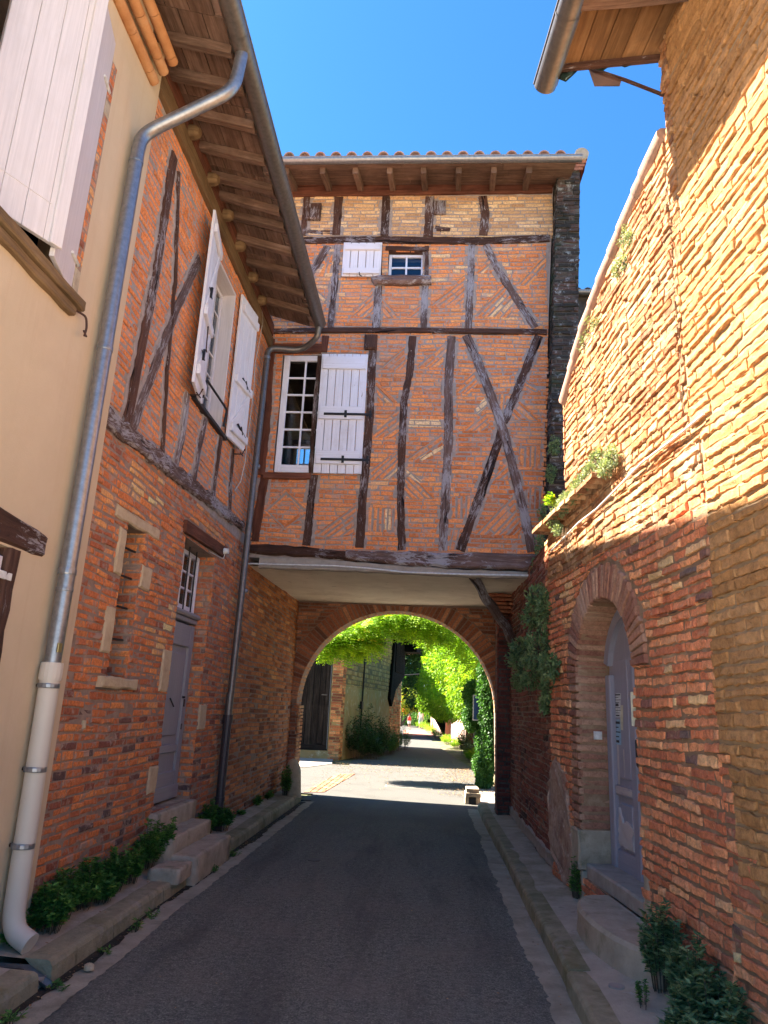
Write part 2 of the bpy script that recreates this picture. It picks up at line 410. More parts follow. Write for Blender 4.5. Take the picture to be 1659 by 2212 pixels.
M['brick_brown'] = brickmat('arch_brick', [(0, (0.180, 0.079, 0.054)), (.4, (0.360, 0.134, 0.075)), (.8, (0.504, 0.197, 0.101)), (1, (0.612, 0.299, 0.162))], st=[(2, .52, .75, (.18, .11, .08), .6)])
M['brick_pass'] = brickmat('passage_brick', [(0, (0.179, 0.065, 0.037)), (.4, (0.448, 0.156, 0.062)), (.8, (0.628, 0.260, 0.094)), (1, (0.747, 0.416, 0.177))], st=[(2, .52, .75, (.34, .24, .13), .6)])
M['mortar'] = plainmat('mortar', (0.221, 0.152, 0.116), (0.350, 0.248, 0.188), 14, st=[(1, .5, .8, (.22, .15, .11), .5)], bd=.006)
M['mortar_f'] = plainmat('facade_mortar', (0.252, 0.206, 0.181), (0.378, 0.323, 0.294), 14, st=[(1, .5, .8, (.3, .22, .18), .5), (5, .6, .72, (.5, .45, .42), .5)], bd=.008)
M['mortar_o'] = plainmat('earth_mortar', (0.218, 0.130, 0.074), (0.334, 0.219, 0.133), 10, st=[(3, .52, .7, (.55, .42, .28), .6)], bd=.02, bs=30)
M['mortar_d'] = plainmat('dark_mortar', (0.040, 0.036, 0.032), (0.096, 0.080, 0.068), 10, st=[(4, .5, .7, (.16, .17, .15), .6)], bd=.01)
M['render'] = rendermat('cream_render', (.53, .415, .275), (.585, .46, .315), 2.2, .92, st=[(1.1, .48, .8, (.50, .37, .235), .8), (25, .68, .8, (.5, .36, .23), .25)], bd=.002, bs=120)
M['plaster'] = plainmat('ceiling_plaster', (0.636, 0.567, 0.440), (0.784, 0.724, 0.590), 1.6, .9, st=[(5, .64, .70, (.40, .35, .28), .8), (1.3, .5, .72, (.52, .45, .35), .8), (12, .66, .7, (.3, .26, .2), .6)], bd=.008, bs=9)
M['cement'] = plainmat('cement', (.27, .235, .20), (.38, .34, .29), 9, st=[(3, .55, .8, (.18, .15, .12), .6)], bd=.008)
M['rough_render'] = plainmat('rough_lime_patch', (.34, .22, .15), (.52, .38, .28), 20, st=[(6, .5, .65, (.3, .15, .1), .8), (9, .6, .7, (.66, .55, .46), .8)], bd=.03, bs=22)
M['lime'] = plainmat('limestone', (0.450, 0.342, 0.211), (0.558, 0.450, 0.299), 12, st=[(8, .55, .7, (.38, .28, .18), .6)], bd=.012, bs=30)
M['stone'] = plainmat('worn_stone', (.34, .28, .20), (.47, .39, .285), 9, st=[(3, .5, .7, (.25, .20, .14), .8), (6, .56, .68, (.17, .17, .09), .6), (14, .62, .7, (.5, .45, .36), .5)], bd=.012, bs=30)
M['kerb'] = plainmat('kerb_stone', (0.241, 0.213, 0.133), (0.368, 0.325, 0.209), 12, st=[(2.2, .45, .62, (.16, .15, .07), .85), (9, .58, .72, (.08, .085, .04), .7), (4, .6, .7, (.34, .31, .26), .6)], bd=.012, bs=35)
M['walk'] = plainmat('pavement', (0.348, 0.299, 0.225), (0.480, 0.414, 0.315), 6, st=[(1.6, .48, .64, (.23, .215, .13), .85), (30, .6, .75, (.18, .16, .14), .6), (4, .6, .68, (.16, .14, .11), .6), (11, .64, .7, (.45, .42, .37), .6)], bd=.008, bs=60)
M['channel'] = plainmat('gutter_cement', (0.280, 0.260, 0.194), (0.400, 0.372, 0.284), 5, st=[(3, .5, .7, (.17, .165, .12), .7), (30, .58, .7, (.2, .19, .15), .6)], bd=.008, bs=40)
M['dirt'] = plainmat('wet_dirt', (.02, .018, .014), (.06, .05, .035), 20, st=[(18, .6, .7, (.14, .12, .09), .8), (8, .6, .7, (.04, .07, .02), .7)], bd=.02)
M['timber'] = woodmat('weathered_timber', [(.04, .018, .012), (.085, .04, .027), (.13, .07, .05)], su=1.6, sv=42, bd=.014, flake=(.585, (.33, .30, .31)))
M['timber_grey'] = woodmat('grey_timber', [(.06, .03, .022), (.14, .085, .07), (.24, .19, .19)], su=1.8, sv=48, bd=.016, flake=(.545, (.36, .34, .36)))
M['timber_brown'] = woodmat('brown_timber', [(0.051, 0.017, 0.010), (0.102, 0.036, 0.021), (0.164, 0.062, 0.036), (0.226, 0.102, 0.062)], su=1.4, sv=35, bd=.005)
M['timber_tan'] = woodmat('tan_timber', [(0.090, 0.053, 0.026), (0.180, 0.112, 0.056), (0.255, 0.173, 0.090)], su=1.4, sv=35, bd=.006)
M['soffit'] = woodmat('old_boards', [(0.063, 0.033, 0.023), (0.137, 0.079, 0.053), (0.211, 0.131, 0.095), (0.285, 0.190, 0.148)], su=2, sv=25, bd=.004, st=[(3, .5, .75, (.08, .045, .03), .7)])
M['soffit_bounce'] = woodmat('bounce_lit_boards', [(0.111, 0.052, 0.023), (0.207, 0.110, 0.047), (0.290, 0.177, 0.087)], su=2, sv=25, bd=.004, st=[(3, .5, .75, (.12, .07, .04), .7)])  # orange bounce from the sunlit wall is put into the board colour
M['planks'] = woodmat('barn_planks', [(.005, .004, .0035), (.018, .014, .011), (.04, .031, .024), (.12, .1, .08)], su=1.2, sv=50, bd=.01, spec=.1)
M['tarred'] = woodmat('tarred_boards', [(.003, .003, .003), (.007, .0065, .006), (.014, .012, .011)], su=1.2, sv=50, bd=.01, spec=.05)
M['bark'] = woodmat('bark', [(.03, .022, .017), (.08, .06, .045), (.14, .11, .09)], su=5, sv=30, bd=.015)
M['white'] = paintwood('white_paint', (.74, .73, .78), (.35, .28, .22), .31)
M['white_new'] = paintwood('fresh_white_paint', (.64, .595, .60), (.42, .36, .32), .26, dirt=(.52, .47, .45))
M['white_old'] = paintwood('flaking_white_paint', (.76, .77, .86), (.24, .2, .19), .37)
M['lilac'] = paintwood('lilac_grey_paint', (.31, .30, .35), (.46, .40, .37), .34, .6, dirt=(.22, .2, .22))
M['greydoor'] = paintwood('grey_paint', (.29, .28, .30), (.36, .32, .29), .29, .6, dirt=(.21, .2, .22))
M['bare'] = paintwood('bare_patch', (.50, .44, .42), (.33, .3, .34), .45)
M['zinc'] = simple('zinc', (.30, .31, .33), .38, .75); M['zinc_d'] = simple('old_zinc', (.17, .155, .145), .42, .6)
M['plastic'] = plainmat('cream_pipe', (.52, .46, .385), (.56, .495, .415), 3, .45, st=[(40, .68, .74, (.2, .15, .1), .5), (2, .55, .8, (.42, .34, .26), .6)], bd=0); M['cast'] = simple('cast_iron', (.055, .045, .05), .5, .2)
M['iron'] = simple('black_iron', (.018, .017, .019), .55, .2); M['rust'] = simple('rusty_iron', (.06, .026, .018), .8)
M['whitep'] = simple('white_plastic', (.72, .72, .7), .4); M['cable'] = simple('cable', (.55, .53, .5), .5)
M['tile'] = plainmat('roof_tile', (.30, .16, .12), (.42, .27, .20), 7, st=[(5, .52, .68, (.2, .17, .13), .7)], bd=.005)
M['genoise'] = plainmat('genoise_tile', (0.374, 0.162, 0.063), (0.493, 0.247, 0.105), 9, st=[(5, .55, .7, (.5, .3, .16), .5)], bd=.004)
M['dark_in'] = simple('dark_interior', (.012, .011, .012), .9, 0, .1); M['room'] = simple('room_wall', (.05, .045, .04), .9)
M['green_felt'] = simple('green_felt', (.012, .035, .026), .8)
M['sign_blue'] = simple('sign_blue', (.02, .07, .22), .4); M['paper'] = simple('paper', (.62, .66, .66), .7); M['paper_b'] = simple('blue_paper', (.30, .48, .62), .7)
M['paper_y'] = simple('yellowed_paper', (.66, .62, .45), .7); M['ink'] = simple('ink', (.03, .03, .035), .8)
M['skin'] = simple('skin', (.45, .24, .16), .6); M['hair'] = simple('hair', (.06, .04, .03), .7)
M['red_cloth'] = simple('red_cloth', (.65, .05, .03), .8); M['white_cloth'] = simple('white_cloth', (.7, .68, .66), .8); M['grey_cloth'] = simple('grey_green_cloth', (.30, .36, .33), .8)
M['fur'] = simple('pale_fur', (.6, .56, .5), .9)
M['lampglass'] = simple('lantern_glass', (.5, .55, .52), .15)
def glass():
    m, nt, p = newmat('window_glass'); nt.nodes.remove(p)
    t = nd(nt, 'ShaderNodeBsdfTransparent'); t.inputs[0].default_value = (.75, .8, .8, 1)
    g = nd(nt, 'ShaderNodeBsdfGlossy'); g.inputs['Roughness'].default_value = .02; g.inputs[0].default_value = (.9, .95, 1, 1)
    f = nd(nt, 'ShaderNodeFresnel'); f.inputs[0].default_value = 1.75
    nz = noise(nt, obco(nt), 3, 2); b = nd(nt, 'ShaderNodeBump'); b.inputs['Strength'].default_value = .05; nt.links.new(nz, b.inputs['Height']); nt.links.new(b.outputs[0], g.inputs['Normal'])
    x = nd(nt, 'ShaderNodeMixShader'); nt.links.new(f.outputs[0], x.inputs[0]); nt.links.new(t.outputs[0], x.inputs[1]); nt.links.new(g.outputs[0], x.inputs[2])
    nt.links.new(x.outputs[0], nt.nodes['Material Output'].inputs[0]); return m
M['glass'] = glass()
def asphalt():
    m, nt, p = newmat('asphalt'); co = obco(nt)
    g = nd(nt, 'ShaderNodeNewGeometry'); sx = nd(nt, 'ShaderNodeSeparateXYZ'); nt.links.new(g.outputs['Position'], sx.inputs[0])
    c = ramp(nt, noise(nt, co, 75, 5, .9), [(.36, (.04, .044, .044)), (.5, (.115, .124, .12)), (.6, (.20, .205, .19)), (.68, (.5, .5, .46))])
    c = mix(nt, c, ramp(nt, noise(nt, co, 22, 7, .85), [(.34, (.45, .45, .46)), (.66, (1.6, 1.58, 1.5))]), 1.0, 'MULTIPLY')
    c = mix(nt, c, (.17, .155, .14), ramp(nt, noise(nt, co, 1.4, 7, .72), [(.48, (0, 0, 0)), (.72, (.6, .6, .6))]))
    c = mix(nt, c, (.045, .046, .05), ramp(nt, noise(nt, mapping(nt, co, (2.6, .4, 1)), 1, 7, .65), [(.48, (0, 0, 0)), (.7, (.65, .65, .65))]))
    c = mix(nt, c, (.26, .22, .19), ramp(nt, noise(nt, co, 2.7, 9, .75), [(.66, (0, 0, 0)), (.72, (.7, .7, .7))]))
    old = ramp(nt, noise(nt, co, 90, 4, .8), [(.3, (.06, .06, .058)), (.7, (.125, .122, .113))])
    old = mix(nt, old, (.06, .057, .053), ramp(nt, noise(nt, co, 1.3, 5), [(.5, (0, 0, 0)), (.75, (.7, .7, .7))]))
    f = math_(nt, 'ADD', sx.outputs[1], math_(nt, 'MULTIPLY', noise(nt, co, .8, 4), 5.0)); f = ramp(nt, math_(nt, 'DIVIDE', f, 20.0), [(.62, (0, 0, 0)), (.82, (1, 1, 1))])
    c = mix(nt, c, (1.22, 1.24, 1.12), 1.0, 'MULTIPLY'); c = mix(nt, c, old, f); nt.links.new(c, p.inputs['Base Color']); p.inputs['Roughness'].default_value = .85; p.inputs['Specular IOR Level'].default_value = .25
    bump(nt, p, noise(nt, co, 160, 4, .8), 1, .006); return m
M['asphalt'] = asphalt()
M['earth'] = plainmat('earth', (.10, .09, .05), (.22, .19, .12), 3, st=[(.8, .45, .6, (.07, .11, .03), .8)], bd=.02)
M['litter'] = plainmat('leaf_litter', (.16, .1, .05), (.32, .2, .11), 14, st=[(20, .5, .65, (.4, .22, .1), .8)], bd=.02)
M['redband'] = plainmat('red_band', (.28, .12, .08), (.4, .2, .14), 20)
M['cob'] = plainmat('barn_lime_wall', (0.271, 0.189, 0.073), (0.371, 0.272, 0.116), 2.2, st=[(2.5, .48, .62, (.28, .25, .12), .8), (5, .55, .68, (.58, .52, .36), .6), (1, .5, .7, (.26, .28, .10), .6), (.5, .5, .75, (.5, .38, .2), .5)], bd=.02, bs=20)
M['cobblock'] = brickmat('cob_block', [(0, (0.228, 0.154, 0.059)), (.5, (0.314, 0.225, 0.090)), (1, (0.385, 0.278, 0.126))], st=[(2, .5, .7, (.30, .31, .13), .5)], bd=.02, fine=20)
M['leaf_weed'] = leafmat('weed_leaf', [(0, (0.039, 0.117, 0.022)), (.5, (0.088, 0.221, 0.042)), (1, (0.176, 0.358, 0.068))], .25)
M['leaf_blue'] = leafmat('bluegreen_leaf', [(0, (0.056, 0.116, 0.044)), (.5, (0.130, 0.218, 0.090)), (1, (0.279, 0.359, 0.153))], .2)
M['leaf_grey'] = leafmat('greygreen_leaf', [(0, (0.110, 0.154, 0.084)), (.5, (0.220, 0.275, 0.147)), (.85, (0.330, 0.374, 0.210)), (1, (0.550, 0.506, 0.315))], .3)
M['leaf_robinia'] = leafmat('bright_leaf', [(0, (0.081, 0.182, 0.014)), (.5, (0.189, 0.351, 0.023)), (.9, (0.351, 0.494, 0.032)), (1, (0.567, 0.468, 0.046))], .5)
M['leaf_dark'] = leafmat('dark_leaf', [(0, (0.013, 0.046, 0.013)), (.5, (0.033, 0.098, 0.026)), (1, (0.078, 0.182, 0.046))], .25)
M['leaf_ivy'] = leafmat('ivy_leaf', [(0, (0.018, 0.060, 0.015)), (.5, (0.053, 0.150, 0.030)), (1, (0.135, 0.300, 0.053))], .3)
M['leaf_flower'] = leafmat('yellow_leaf', [(0, (.06, .15, .02)), (.6, (.25, .33, .03)), (.85, (.5, .42, .04)), (.86, (.6, .08, .02)), (1, (.6, .12, .03))], .4)
M['stem'] = simple('stem', (.10, .075, .045), .8); M['drystem'] = simple('dry_stem', (.3, .22, .14), .9)

# ---------------------------------------------------------------- ground, road, pavements
def sheet(name, pts, z, mat, up=True, div=None):
    mb = MB(); mb.face([(x, y, z) for x, y in ccw(pts)]); o = mb.obj(name, mat); return struct(o)
sheet('ground', [(-400, -200), (400, -200), (400, 900), (-400, 900)], -.03, M['earth'])
sheet('bounce_square', [(-25, -30), (25, -30), (25, 1.6), (-25, 1.6)], -.015, plainmat('bounce_paving', (.58, .51, .42), (.68, .61, .51), 2))  # unseen pale ground added behind the camera to bounce sunlight into the alley
sheet('road', [(-2.1, 1.4), (1.2, 1.4), (1.2, 15.0), (1.55, 18), (1.2, 25), (.62, 34), (-.1, 50), (-1.0, 95), (-4.2, 95), (-2.6, 50), (-1.5, 33), (-2.3, 23.5), (-2.2, 21.5), (-14, 23), (-14, 14.9), (-2.1, 14.3)], -.0, M['asphalt'])

def strip(name, xa, xb, y0, y1, z, mat, seed, jit=.03, step=.035):
    """a long cement or stone strip whose edge on the asphalt side is ragged"""
    rg = random.Random(seed); mb = MB(); n = int((y1-y0)/step); A = []; B = []
    for i in range(n+1):
        y = y0+(y1-y0)*i/n; A.append((xa+mnoise.noise((y*.9, seed, 0))*jit+mnoise.noise((y*5, seed, 0))*jit*.5+rg.uniform(-1, 1)*jit*.22, y, z)); B.append((xb, y, z))
    if xa < xb: A, B = B, A
    mb.grid([A, B], .5); o = mb.obj(name, mat); return struct(o)
def flipup(o):
    me = o.data
    if sum(p.normal.z for p in me.polygons) < 0: me.flip_normals()
flipup(strip('gutter_channel', -1.9, -2.12, 1.4, 13.1, .004, M['channel'], 3, .035))
flipup(strip('gutter_channel', .72, .90, 1.4, 13.3, .004, M['channel'], 5, .05))
flipup(strip('gutter_dirt', -2.04, -2.12, 1.4, 13.0, .008, M['dirt'], 7, .05))

def kerbline(name, prof_fn, y0, y1, mat, seed, breaks=(), step=.22):
    if name == 'kerb':
        rg = random.Random(seed); mb = MB(); y = y0
        while y < y1-.05:
            e = min(y1, y+rg.uniform(.8, 1.15)); e = y1 if y1-e < .3 else e; dz = rg.uniform(-.006, .004); dx = rg.uniform(-.006, .006); n = 5
            rings = []
            for i in range(n+1):
                yy = lerp(y+.004, e-.004, i/n); rings.append([(x+dx+mnoise.noise((x*5, yy*3, seed+z*9))*.009, yy, z+dz*(z > 0)+mnoise.noise((x*4+3, yy*2, seed))*.004) for x, z in prof_fn(yy)])
            mb.grid(rings, rg.random()); mb.face(rings[0], .5); mb.face(list(reversed(rings[-1])), .5); y = e
        return struct(mb.obj(name, mat))
    return kerbline2(name, prof_fn, y0, y1, mat, seed, breaks, step)
def kerbline2(name, prof_fn, y0, y1, mat, seed, breaks=(), step=.22):
    """stone kerb with rounded worn arris, swept along y; profile returned by prof_fn(y)"""
    mb = MB(); n = int((y1-y0)/step); rings = []
    for i in range(n+1):
        y = y0+(y1-y0)*i/n; rings.append([(x+mnoise.noise((x*5, y*2.3, seed+z*9))*.012, y, z+mnoise.noise((x*4+3, y*1.7, seed))*.008) for x, z in prof_fn(y)])
    mb.grid(rings, .5); mb.face(rings[0]); mb.face(list(reversed(rings[-1])))
    o = mb.obj(name, mat, smooth=True); struct(o); return o
# left pavement and kerb (kerb edge at x about -2.1, pavement up to the wall)
def profL(y):
    e = -2.11-.05*max(0, min(1, (y-7)/4)); return [(e+.012, -.02), (e+.004, .09), (e-.008, .112), (e-.028, .122), (e-.16, .125)]
def profLw(y):
    e = -2.11-.05*max(0, min(1, (y-7)/4))-.158; return [(e, .124), (e-.1, .128), (-2.45, .132), (-2.7, .135)]
kerbline('kerb', profL, 4.52, 13.15, M['kerb'], 1); kerbline('pavement', profLw, 4.52, 13.15, M['walk'], 2)
kerbline('kerb', lambda y: [(x, z-.012) for x, z in profL(y)], 1.4, 4.40, M['kerb'], 8); kerbline('pavement', lambda y: [(x, z-.012) for x, z in profLw(y)], 1.4, 4.40, M['walk'], 9)
# cut channel through the kerb that takes the rain pipe's spout
mb = MB(); box(mb, -2.5, -2.12, 4.40, 4.52, -.02, .05); struct(mb.obj('pavement', M['cement']))
def profR(y):
    e = .895+.02*mnoise.noise((y*.4, 0, 0)); return [(e-.01, -.02), (e-.003, .088), (e+.008, .104), (e+.026, .113), (e+.14, .115)]
def xR(y): return 1.3 if y > 7.4 else 1.28+(7.5-y)*math.tan(RA)
def profRw(y):
    e = .985; return [(e, .106), (e+.12, .116), (xR(y)-.08, .122), (xR(y)+.1, .13)]
kerbline('kerb', profR, 1.4, 13.3, M['kerb'], 4); kerbline('pavement', profRw, 1.4, 13.3, M['walk'], 5)

# round inspection lid in the right pavement
def disc(mb, c, r, z0, z1, seg=24):
    ring = [(c[0]+r*math.cos(a*2*math.pi/seg), c[1]+r*math.sin(a*2*math.pi/seg)) for a in range(seg)]
    mb.grid([[(x, y, z0) for x, y in ring], [(x, y, z1) for x, y in ring]], closed=True); mb.face([(x, y, z1) for x, y in ring])
mb = MB(); disc(mb, tuple(onz(1332, 2132, .12))[:2], .045, .10, .128)
tag(mb.obj('valve_lid', M['cement'], smooth=False), 'small round pale lid set in the right pavement below the curved step', 'lid')

# ---------------------------------------------------------------- helpers for joinery
def fstrip(mb, fr, a, b, w, d0, d1, r=.5):
    """straight bar between two in-plane points"""
    ax = Vector((b[0]-a[0], b[1]-a[1])); L = ax.length; ax.normalize(); nx, ny = -ax.y*w/2, ax.x*w/2
    q = [(a[0]-nx, a[1]-ny), (b[0]-nx, b[1]-ny), (b[0]+nx, b[1]+ny), (a[0]+nx, a[1]+ny)]
    mb.face([fr.p(*k, d1) for k in q], r, [(0, 0), (L, 0), (L, w), (0, w)])
    mb.face([fr.p(*k, d0) for k in reversed(q)], r, [(0, 0), (L, 0), (L, w), (0, w)])
    for i in range(4):
        j = (i+1) % 4; mb.face([fr.p(*q[i], d0), fr.p(*q[j], d0), fr.p(*q[j], d1), fr.p(*q[i], d1)], r, [(0, 0), (L if i % 2 == 0 else w, 0), (L if i % 2 == 0 else w, .02), (0, .02)])
def casement(parent, fr, u0, u1, v0, v1, d, cols, rows, mat, fw=.055, mw=.026, centre=False, rail=None):
    f = MB(); th = .05
    fbox(f, fr, u0, u0+fw, v0, v1, d-th, d, .006, .2); fbox(f, fr, u1-fw, u1, v0, v1, d-th, d, .006, .7)
    fbox(f, fr, u0+fw, u1-fw, v0, v0+fw*1.3, d-th, d-.002, .006, .4); fbox(f, fr, u0+fw, u1-fw, v1-fw, v1, d-th, d-.002, .006, .5)
    a, b, c, e = u0+fw, u1-fw, v0+fw*1.3, v1-fw
    for i in range(1, cols):
        u = lerp(a, b, i/cols); k = mw*(1.9 if centre and i*2 == cols else 1); fbox(f, fr, u-k/2, u+k/2, c, e, d-th+.008, d-.008-(0 if k > mw else .003), .004, .3)
    for j in range(1, rows): v = lerp(c, e, j/rows); fbox(f, fr, a, b, v-mw/2, v+mw/2, d-th+.01, d-.014, .004, .6)
    fo = f.obj('window_frame', mat, parent)
    g = MB(); g.face([fr.p(*q, d-.03) for q in rect(a-.005, b+.005, c-.005, e+.005)])
    g.obj('glass', M['glass'], fo); return fo
def room(parent, fr, u0, u1, v0, v1, d, depth, mat=None, hole=None):
    r = MB(); P = fr.p
    A = [P(u0, v0, d), P(u1, v0, d), P(u1, v1, d), P(u0, v1, d)]; B = [P(u0, v0, d-depth), P(u1, v0, d-depth), P(u1, v1, d-depth), P(u0, v1, d-depth)]
    for i in range(4): j = (i+1) % 4; r.face([A[i], B[i], B[j], A[j]])
    if hole:
        for q in subtract(rect(u0, u1, v0, v1), ccw(hole)): r.face([P(*k, d-depth) for k in q])
    else: r.face(B)
    return r.obj('room_interior', mat or M['dark_in'], parent)
def shutter(parent, fr, u0, u1, v0, v1, d, th, boards, battens, mat, bw=.11, name='shutter', braces=(), rg=None, label=None):
    rg = rg or random.Random(5); s = MB(); wv = (u1-u0)/boards
    for i in range(boards):
        a, b = u0+wv*i, u0+wv*(i+1)-.005; fbox(s, fr, a, b-.003, v0+rg.uniform(0, .006), v1-rg.uniform(0, .006), d, d+th-rg.uniform(0, .003), .005, rg.random())
    so_ = s.obj(name, mat, parent, label=label)
    for v in battens: b = MB(); fbox(b, fr, u0+.025, u1-.025, v-bw/2, v+bw/2, d+th+.001, d+th+.036, .006, rg.random()); b.obj('batten', mat, so_)
    for (p, q) in braces: b = MB(); fstrip(b, fr, p, q, .07, d+th+.001, d+th+.019, .4); b.obj('brace', mat, so_)
    return so_
def strap(parent, fr, pts, w=.022, d=.03, rad=.008, mat='iron', name='bolt'):
    t = MB(); tube(t, [fr.p(*p) for p in pts], rad, 8); return t.obj(name, M[mat], parent, smooth=True)

# ================================================================ LEFT: cream rendered house
SE = 4.96     # seam between cream house and brick house
cream = thing('rendered_house', 'cream rendered house at the left edge with a folded white shutter above', 'house', (-2.6, 2, 0))
FC = Frame((-2.505, 0, 0), (0, 1, 0), (1, 0, 0))
mb = MB()
hwin = ccw(rect(2.9, 4.17, 4.2, 6.3)); hlow = rect(2.6, 4.09, .9, 2.42)
wall(mb, FC, [rect(1.2, SE, -.1, 7.25)], [hwin, hlow], .45, [.3, .2])
mb.obj('wall', M['render'], cream)
room(cream, FC, 2.9, 4.17, 4.2, 6.3, -.3, 1.2); room(cream, FC, 2.6, 4.09, .9, 2.42, -.2, 1.0)
# bare brick jamb beside the upper window
mb = MB(); fbox(mb, FC, 4.165, 4.245, 4.27, 6.2, -.002, .003); bk = MB()
bricks(bk, FC, [rect(4.172, 4.24, 4.45, 5.72), rect(4.172, 4.24, 5.86, 6.2)], ch=.07, L=(.1, .14), h=(.005, .010), seed=4, warp=.004)
q = mb.obj('brick_jamb', M['mortar'], cream); bk.obj('jamb_bricks', M['brick_left'], q)
sb = MB(); emit(sb, FC, rect(4.17, 4.245, 5.73, 5.855), .008, .01, random.Random(1)); emit(sb, FC, rect(4.165, 4.245, 4.205, 4.43), .012, .01, random.Random(2)); sb.obj('jamb_stone', M['stone'], cream)
bk = MB(); Fj = Frame((-2.505, 2.9, 0), (-1, 0, 0), (0, 1, 0)); bricks(bk, Fj, [rect(.0, .3, 4.2, 6.3)], L=(.15, .25), seed=41); bk.obj('reveal_bricks', M['brick_left'], cream)
bk = MB(); bricks(bk, FC, [rect(2.3, 2.9, 4.9, 6.6)], L=(.2, .3), h=(.006, .012), seed=42); bk.obj('patch_bricks', M['brick_left'], cream)
# timber sill
mb = MB(); beam_on(mb, FC, [(2.5, 4.135), (4.26, 4.175)], .075, -.1, .075, .004, seed=2); beam_on(mb, FC, [(2.5, 4.065), (4.2, 4.10)], .07, -.1, .045, .005, seed=3); mb.obj('window_sill', M['timber_tan'], cream)
# folded shutter: narrow leaf on the far jamb, wide leaf folded back toward the opening
def vframe(a, b):
    a = Vector((*a, 0)); b = Vector((*b, 0)); u = (b-a).normalized(); return Frame(a, u, u.cross(Vector((0, 0, 1)))), (b-a).length
f1, l1 = vframe((-2.40, 3.75), (-2.497, 4.16))
s = MB(); fbox(s, f1, 0, l1, 4.22, 6.35, -.03, 0, .003, .6); la = s.obj('shutter_leaf', M['white_new'], cream)
f2, l2 = vframe((-2.63, 3.22), (-2.375, 3.735))
s = MB()
for i, (a, b) in enumerate(((0, .17), (.173, .325), (.328, .47), (.473, l2+.01))): fbox(s, f2, a*l2/.575, b*l2/.575, 4.27, 6.35, -.028, .0, .003, .3+.15*i)
fbox(s, f2, l2-.07, l2+.015, 4.262, 6.35, .0015, .022, .004, .9)
fbox(s, f2, .01, l2-.09, 4.52, 4.524, .0, .004, 0, .1)
lb = s.obj('shutter_leaf', M['white_new'], cream)
for zz in (4.45, 5.92):
    t = MB(); tube(t, [f1.p(l1-.13, zz, .006), f1.p(l1+.02, zz, .012), f1.p(l1+.05, zz, -.02)], .011, 8); disc_ = t.obj('hinge', M['whitep'], la, smooth=True)
t = MB(); tube(t, bend([FC.p(4.22, 4.13, .02), FC.p(4.33, 4.14, .05), FC.p(4.345, 4.06, .06), FC.p(4.33, 3.99, .06)], 4, .03), .008, 8)
tube(t, [FC.p(4.31, 4.02, .06), FC.p(4.36, 4.0, .06)], .007, 6); t.obj('shutter_catch', M['rust'], cream, smooth=True)
# lower window: oak lintel and post, small white shutter
mb = MB(); beam_on(mb, FC, [(2.4, 2.50, .20), (3.8, 2.53, .2), (4.39, 2.51, .15)], .19, -.1, .018, .006, .02, seed=5); mb.obj('lintel', M['timber'], cream)
mb = MB(); beam_on(mb, FC, [(4.06, .9), (4.07, 1.7), (4.075, 2.42)], .11, -.1, .012, .008, seed=6); mb.obj('window_post', M['timber'], cream)
sh = shutter(cream, FC, 3.4, 3.99, .95, 2.36, -.03, .03, 5, [], M['white_new'])
t = MB(); fbox(t, FC, 3.5, 4.085, 2.23, 2.275, .001, .012, .003); t.obj('hinge_strap', M['whitep'], sh)
# genoise cornice of clay tiles
def canal(mb, a, b, r, seg=8, flip=1, th=.014, rr=.5, up=Vector((0, 0, 1))):
    a = Vector(a); b = Vector(b); t = (b-a).normalized(); s = t.cross(up).normalized(); n = s.cross(t)*flip
    r0 = [[c+s*(math.cos(k*math.pi/seg)*q)+n*(math.sin(k*math.pi/seg)*q) for k in range(seg+1)] for c, q in ((a, r), (b, r*.9))]
    r1 = [[c+s*(math.cos(k*math.pi/seg)*q)+n*(math.sin(k*math.pi/seg)*q) for k in range(seg+1)] for c, q in ((a, r-th), (b, r*.9-th))]
    mb.grid([list(reversed(r1[1])), list(reversed(r1[0])), list(reversed(r0[0])), list(reversed(r0[1]))][::-1], rr)
mb = MB(); rg = random.Random(9)
for k, (z, out) in enumerate(((6.66, .07), (6.76, .14), (6.86, .21))):
    y = 1.2
    while y < 4.78:
        l = min(rg.uniform(.34, .42), 4.80-y); tube(mb, [(-2.505+out-.045, y, z), (-2.505+out-.045, y+l-.008, z+rg.uniform(-.004, .004))], .047, 10, rg.random()); y += l
mb.obj('genoise_cornice', M['genoise'], cream, smooth=True)

# ================================================================ LEFT: brick house with timbered upper floor
bh = thing('brick_house', 'long red brick house on the left with weathered timbers and a deep board eave', 'house', (-2.6, 9, 0))
slit = rect(5.68, 6.06, 1.75, 3.0); ldoor = rect(7.08, 8.15, .56, 3.22)
lwin = rect(6.90, 7.80, 4.64, 6.5)
mb = MB()
wall(mb, FL, [rect(SE, 14.25, -.1, 3.66)], [slit, ldoor], .45, [.3, .22])
mb.obj('lower_wall', M['mortar'], bh)
mb = MB(); wall(mb, FL, [rect(SE, 9.7, 3.66, 7.3)], [lwin], .3, [.2]); mb.obj('upper_wall', M['mortar_f'], bh)
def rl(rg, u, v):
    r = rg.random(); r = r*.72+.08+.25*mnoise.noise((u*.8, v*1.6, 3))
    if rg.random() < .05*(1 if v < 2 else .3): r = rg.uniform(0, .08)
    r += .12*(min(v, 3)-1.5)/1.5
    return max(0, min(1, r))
stones = {'lintel': [(5.41, 2.99), (6.37, 3.01), (6.35, 3.11), (5.42, 3.09)]}
quoins = [rect(5.53, 5.67, 2.55, 2.93), rect(5.50, 5.67, 1.92, 2.28), rect(5.53, 6.24, 1.66, 1.745), rect(6.07, 6.3, 2.52, 2.72), rect(8.16, 8.42, 1.28, 1.55),
          rect(6.84, 7.07, 1.66, 2.05), rect(6.86, 7.07, .74, .98), rect(6.97, 8.41, 3.235, 3.40), stones['lintel'], rect(5.38, 5.44, 1.35, 1.42)]
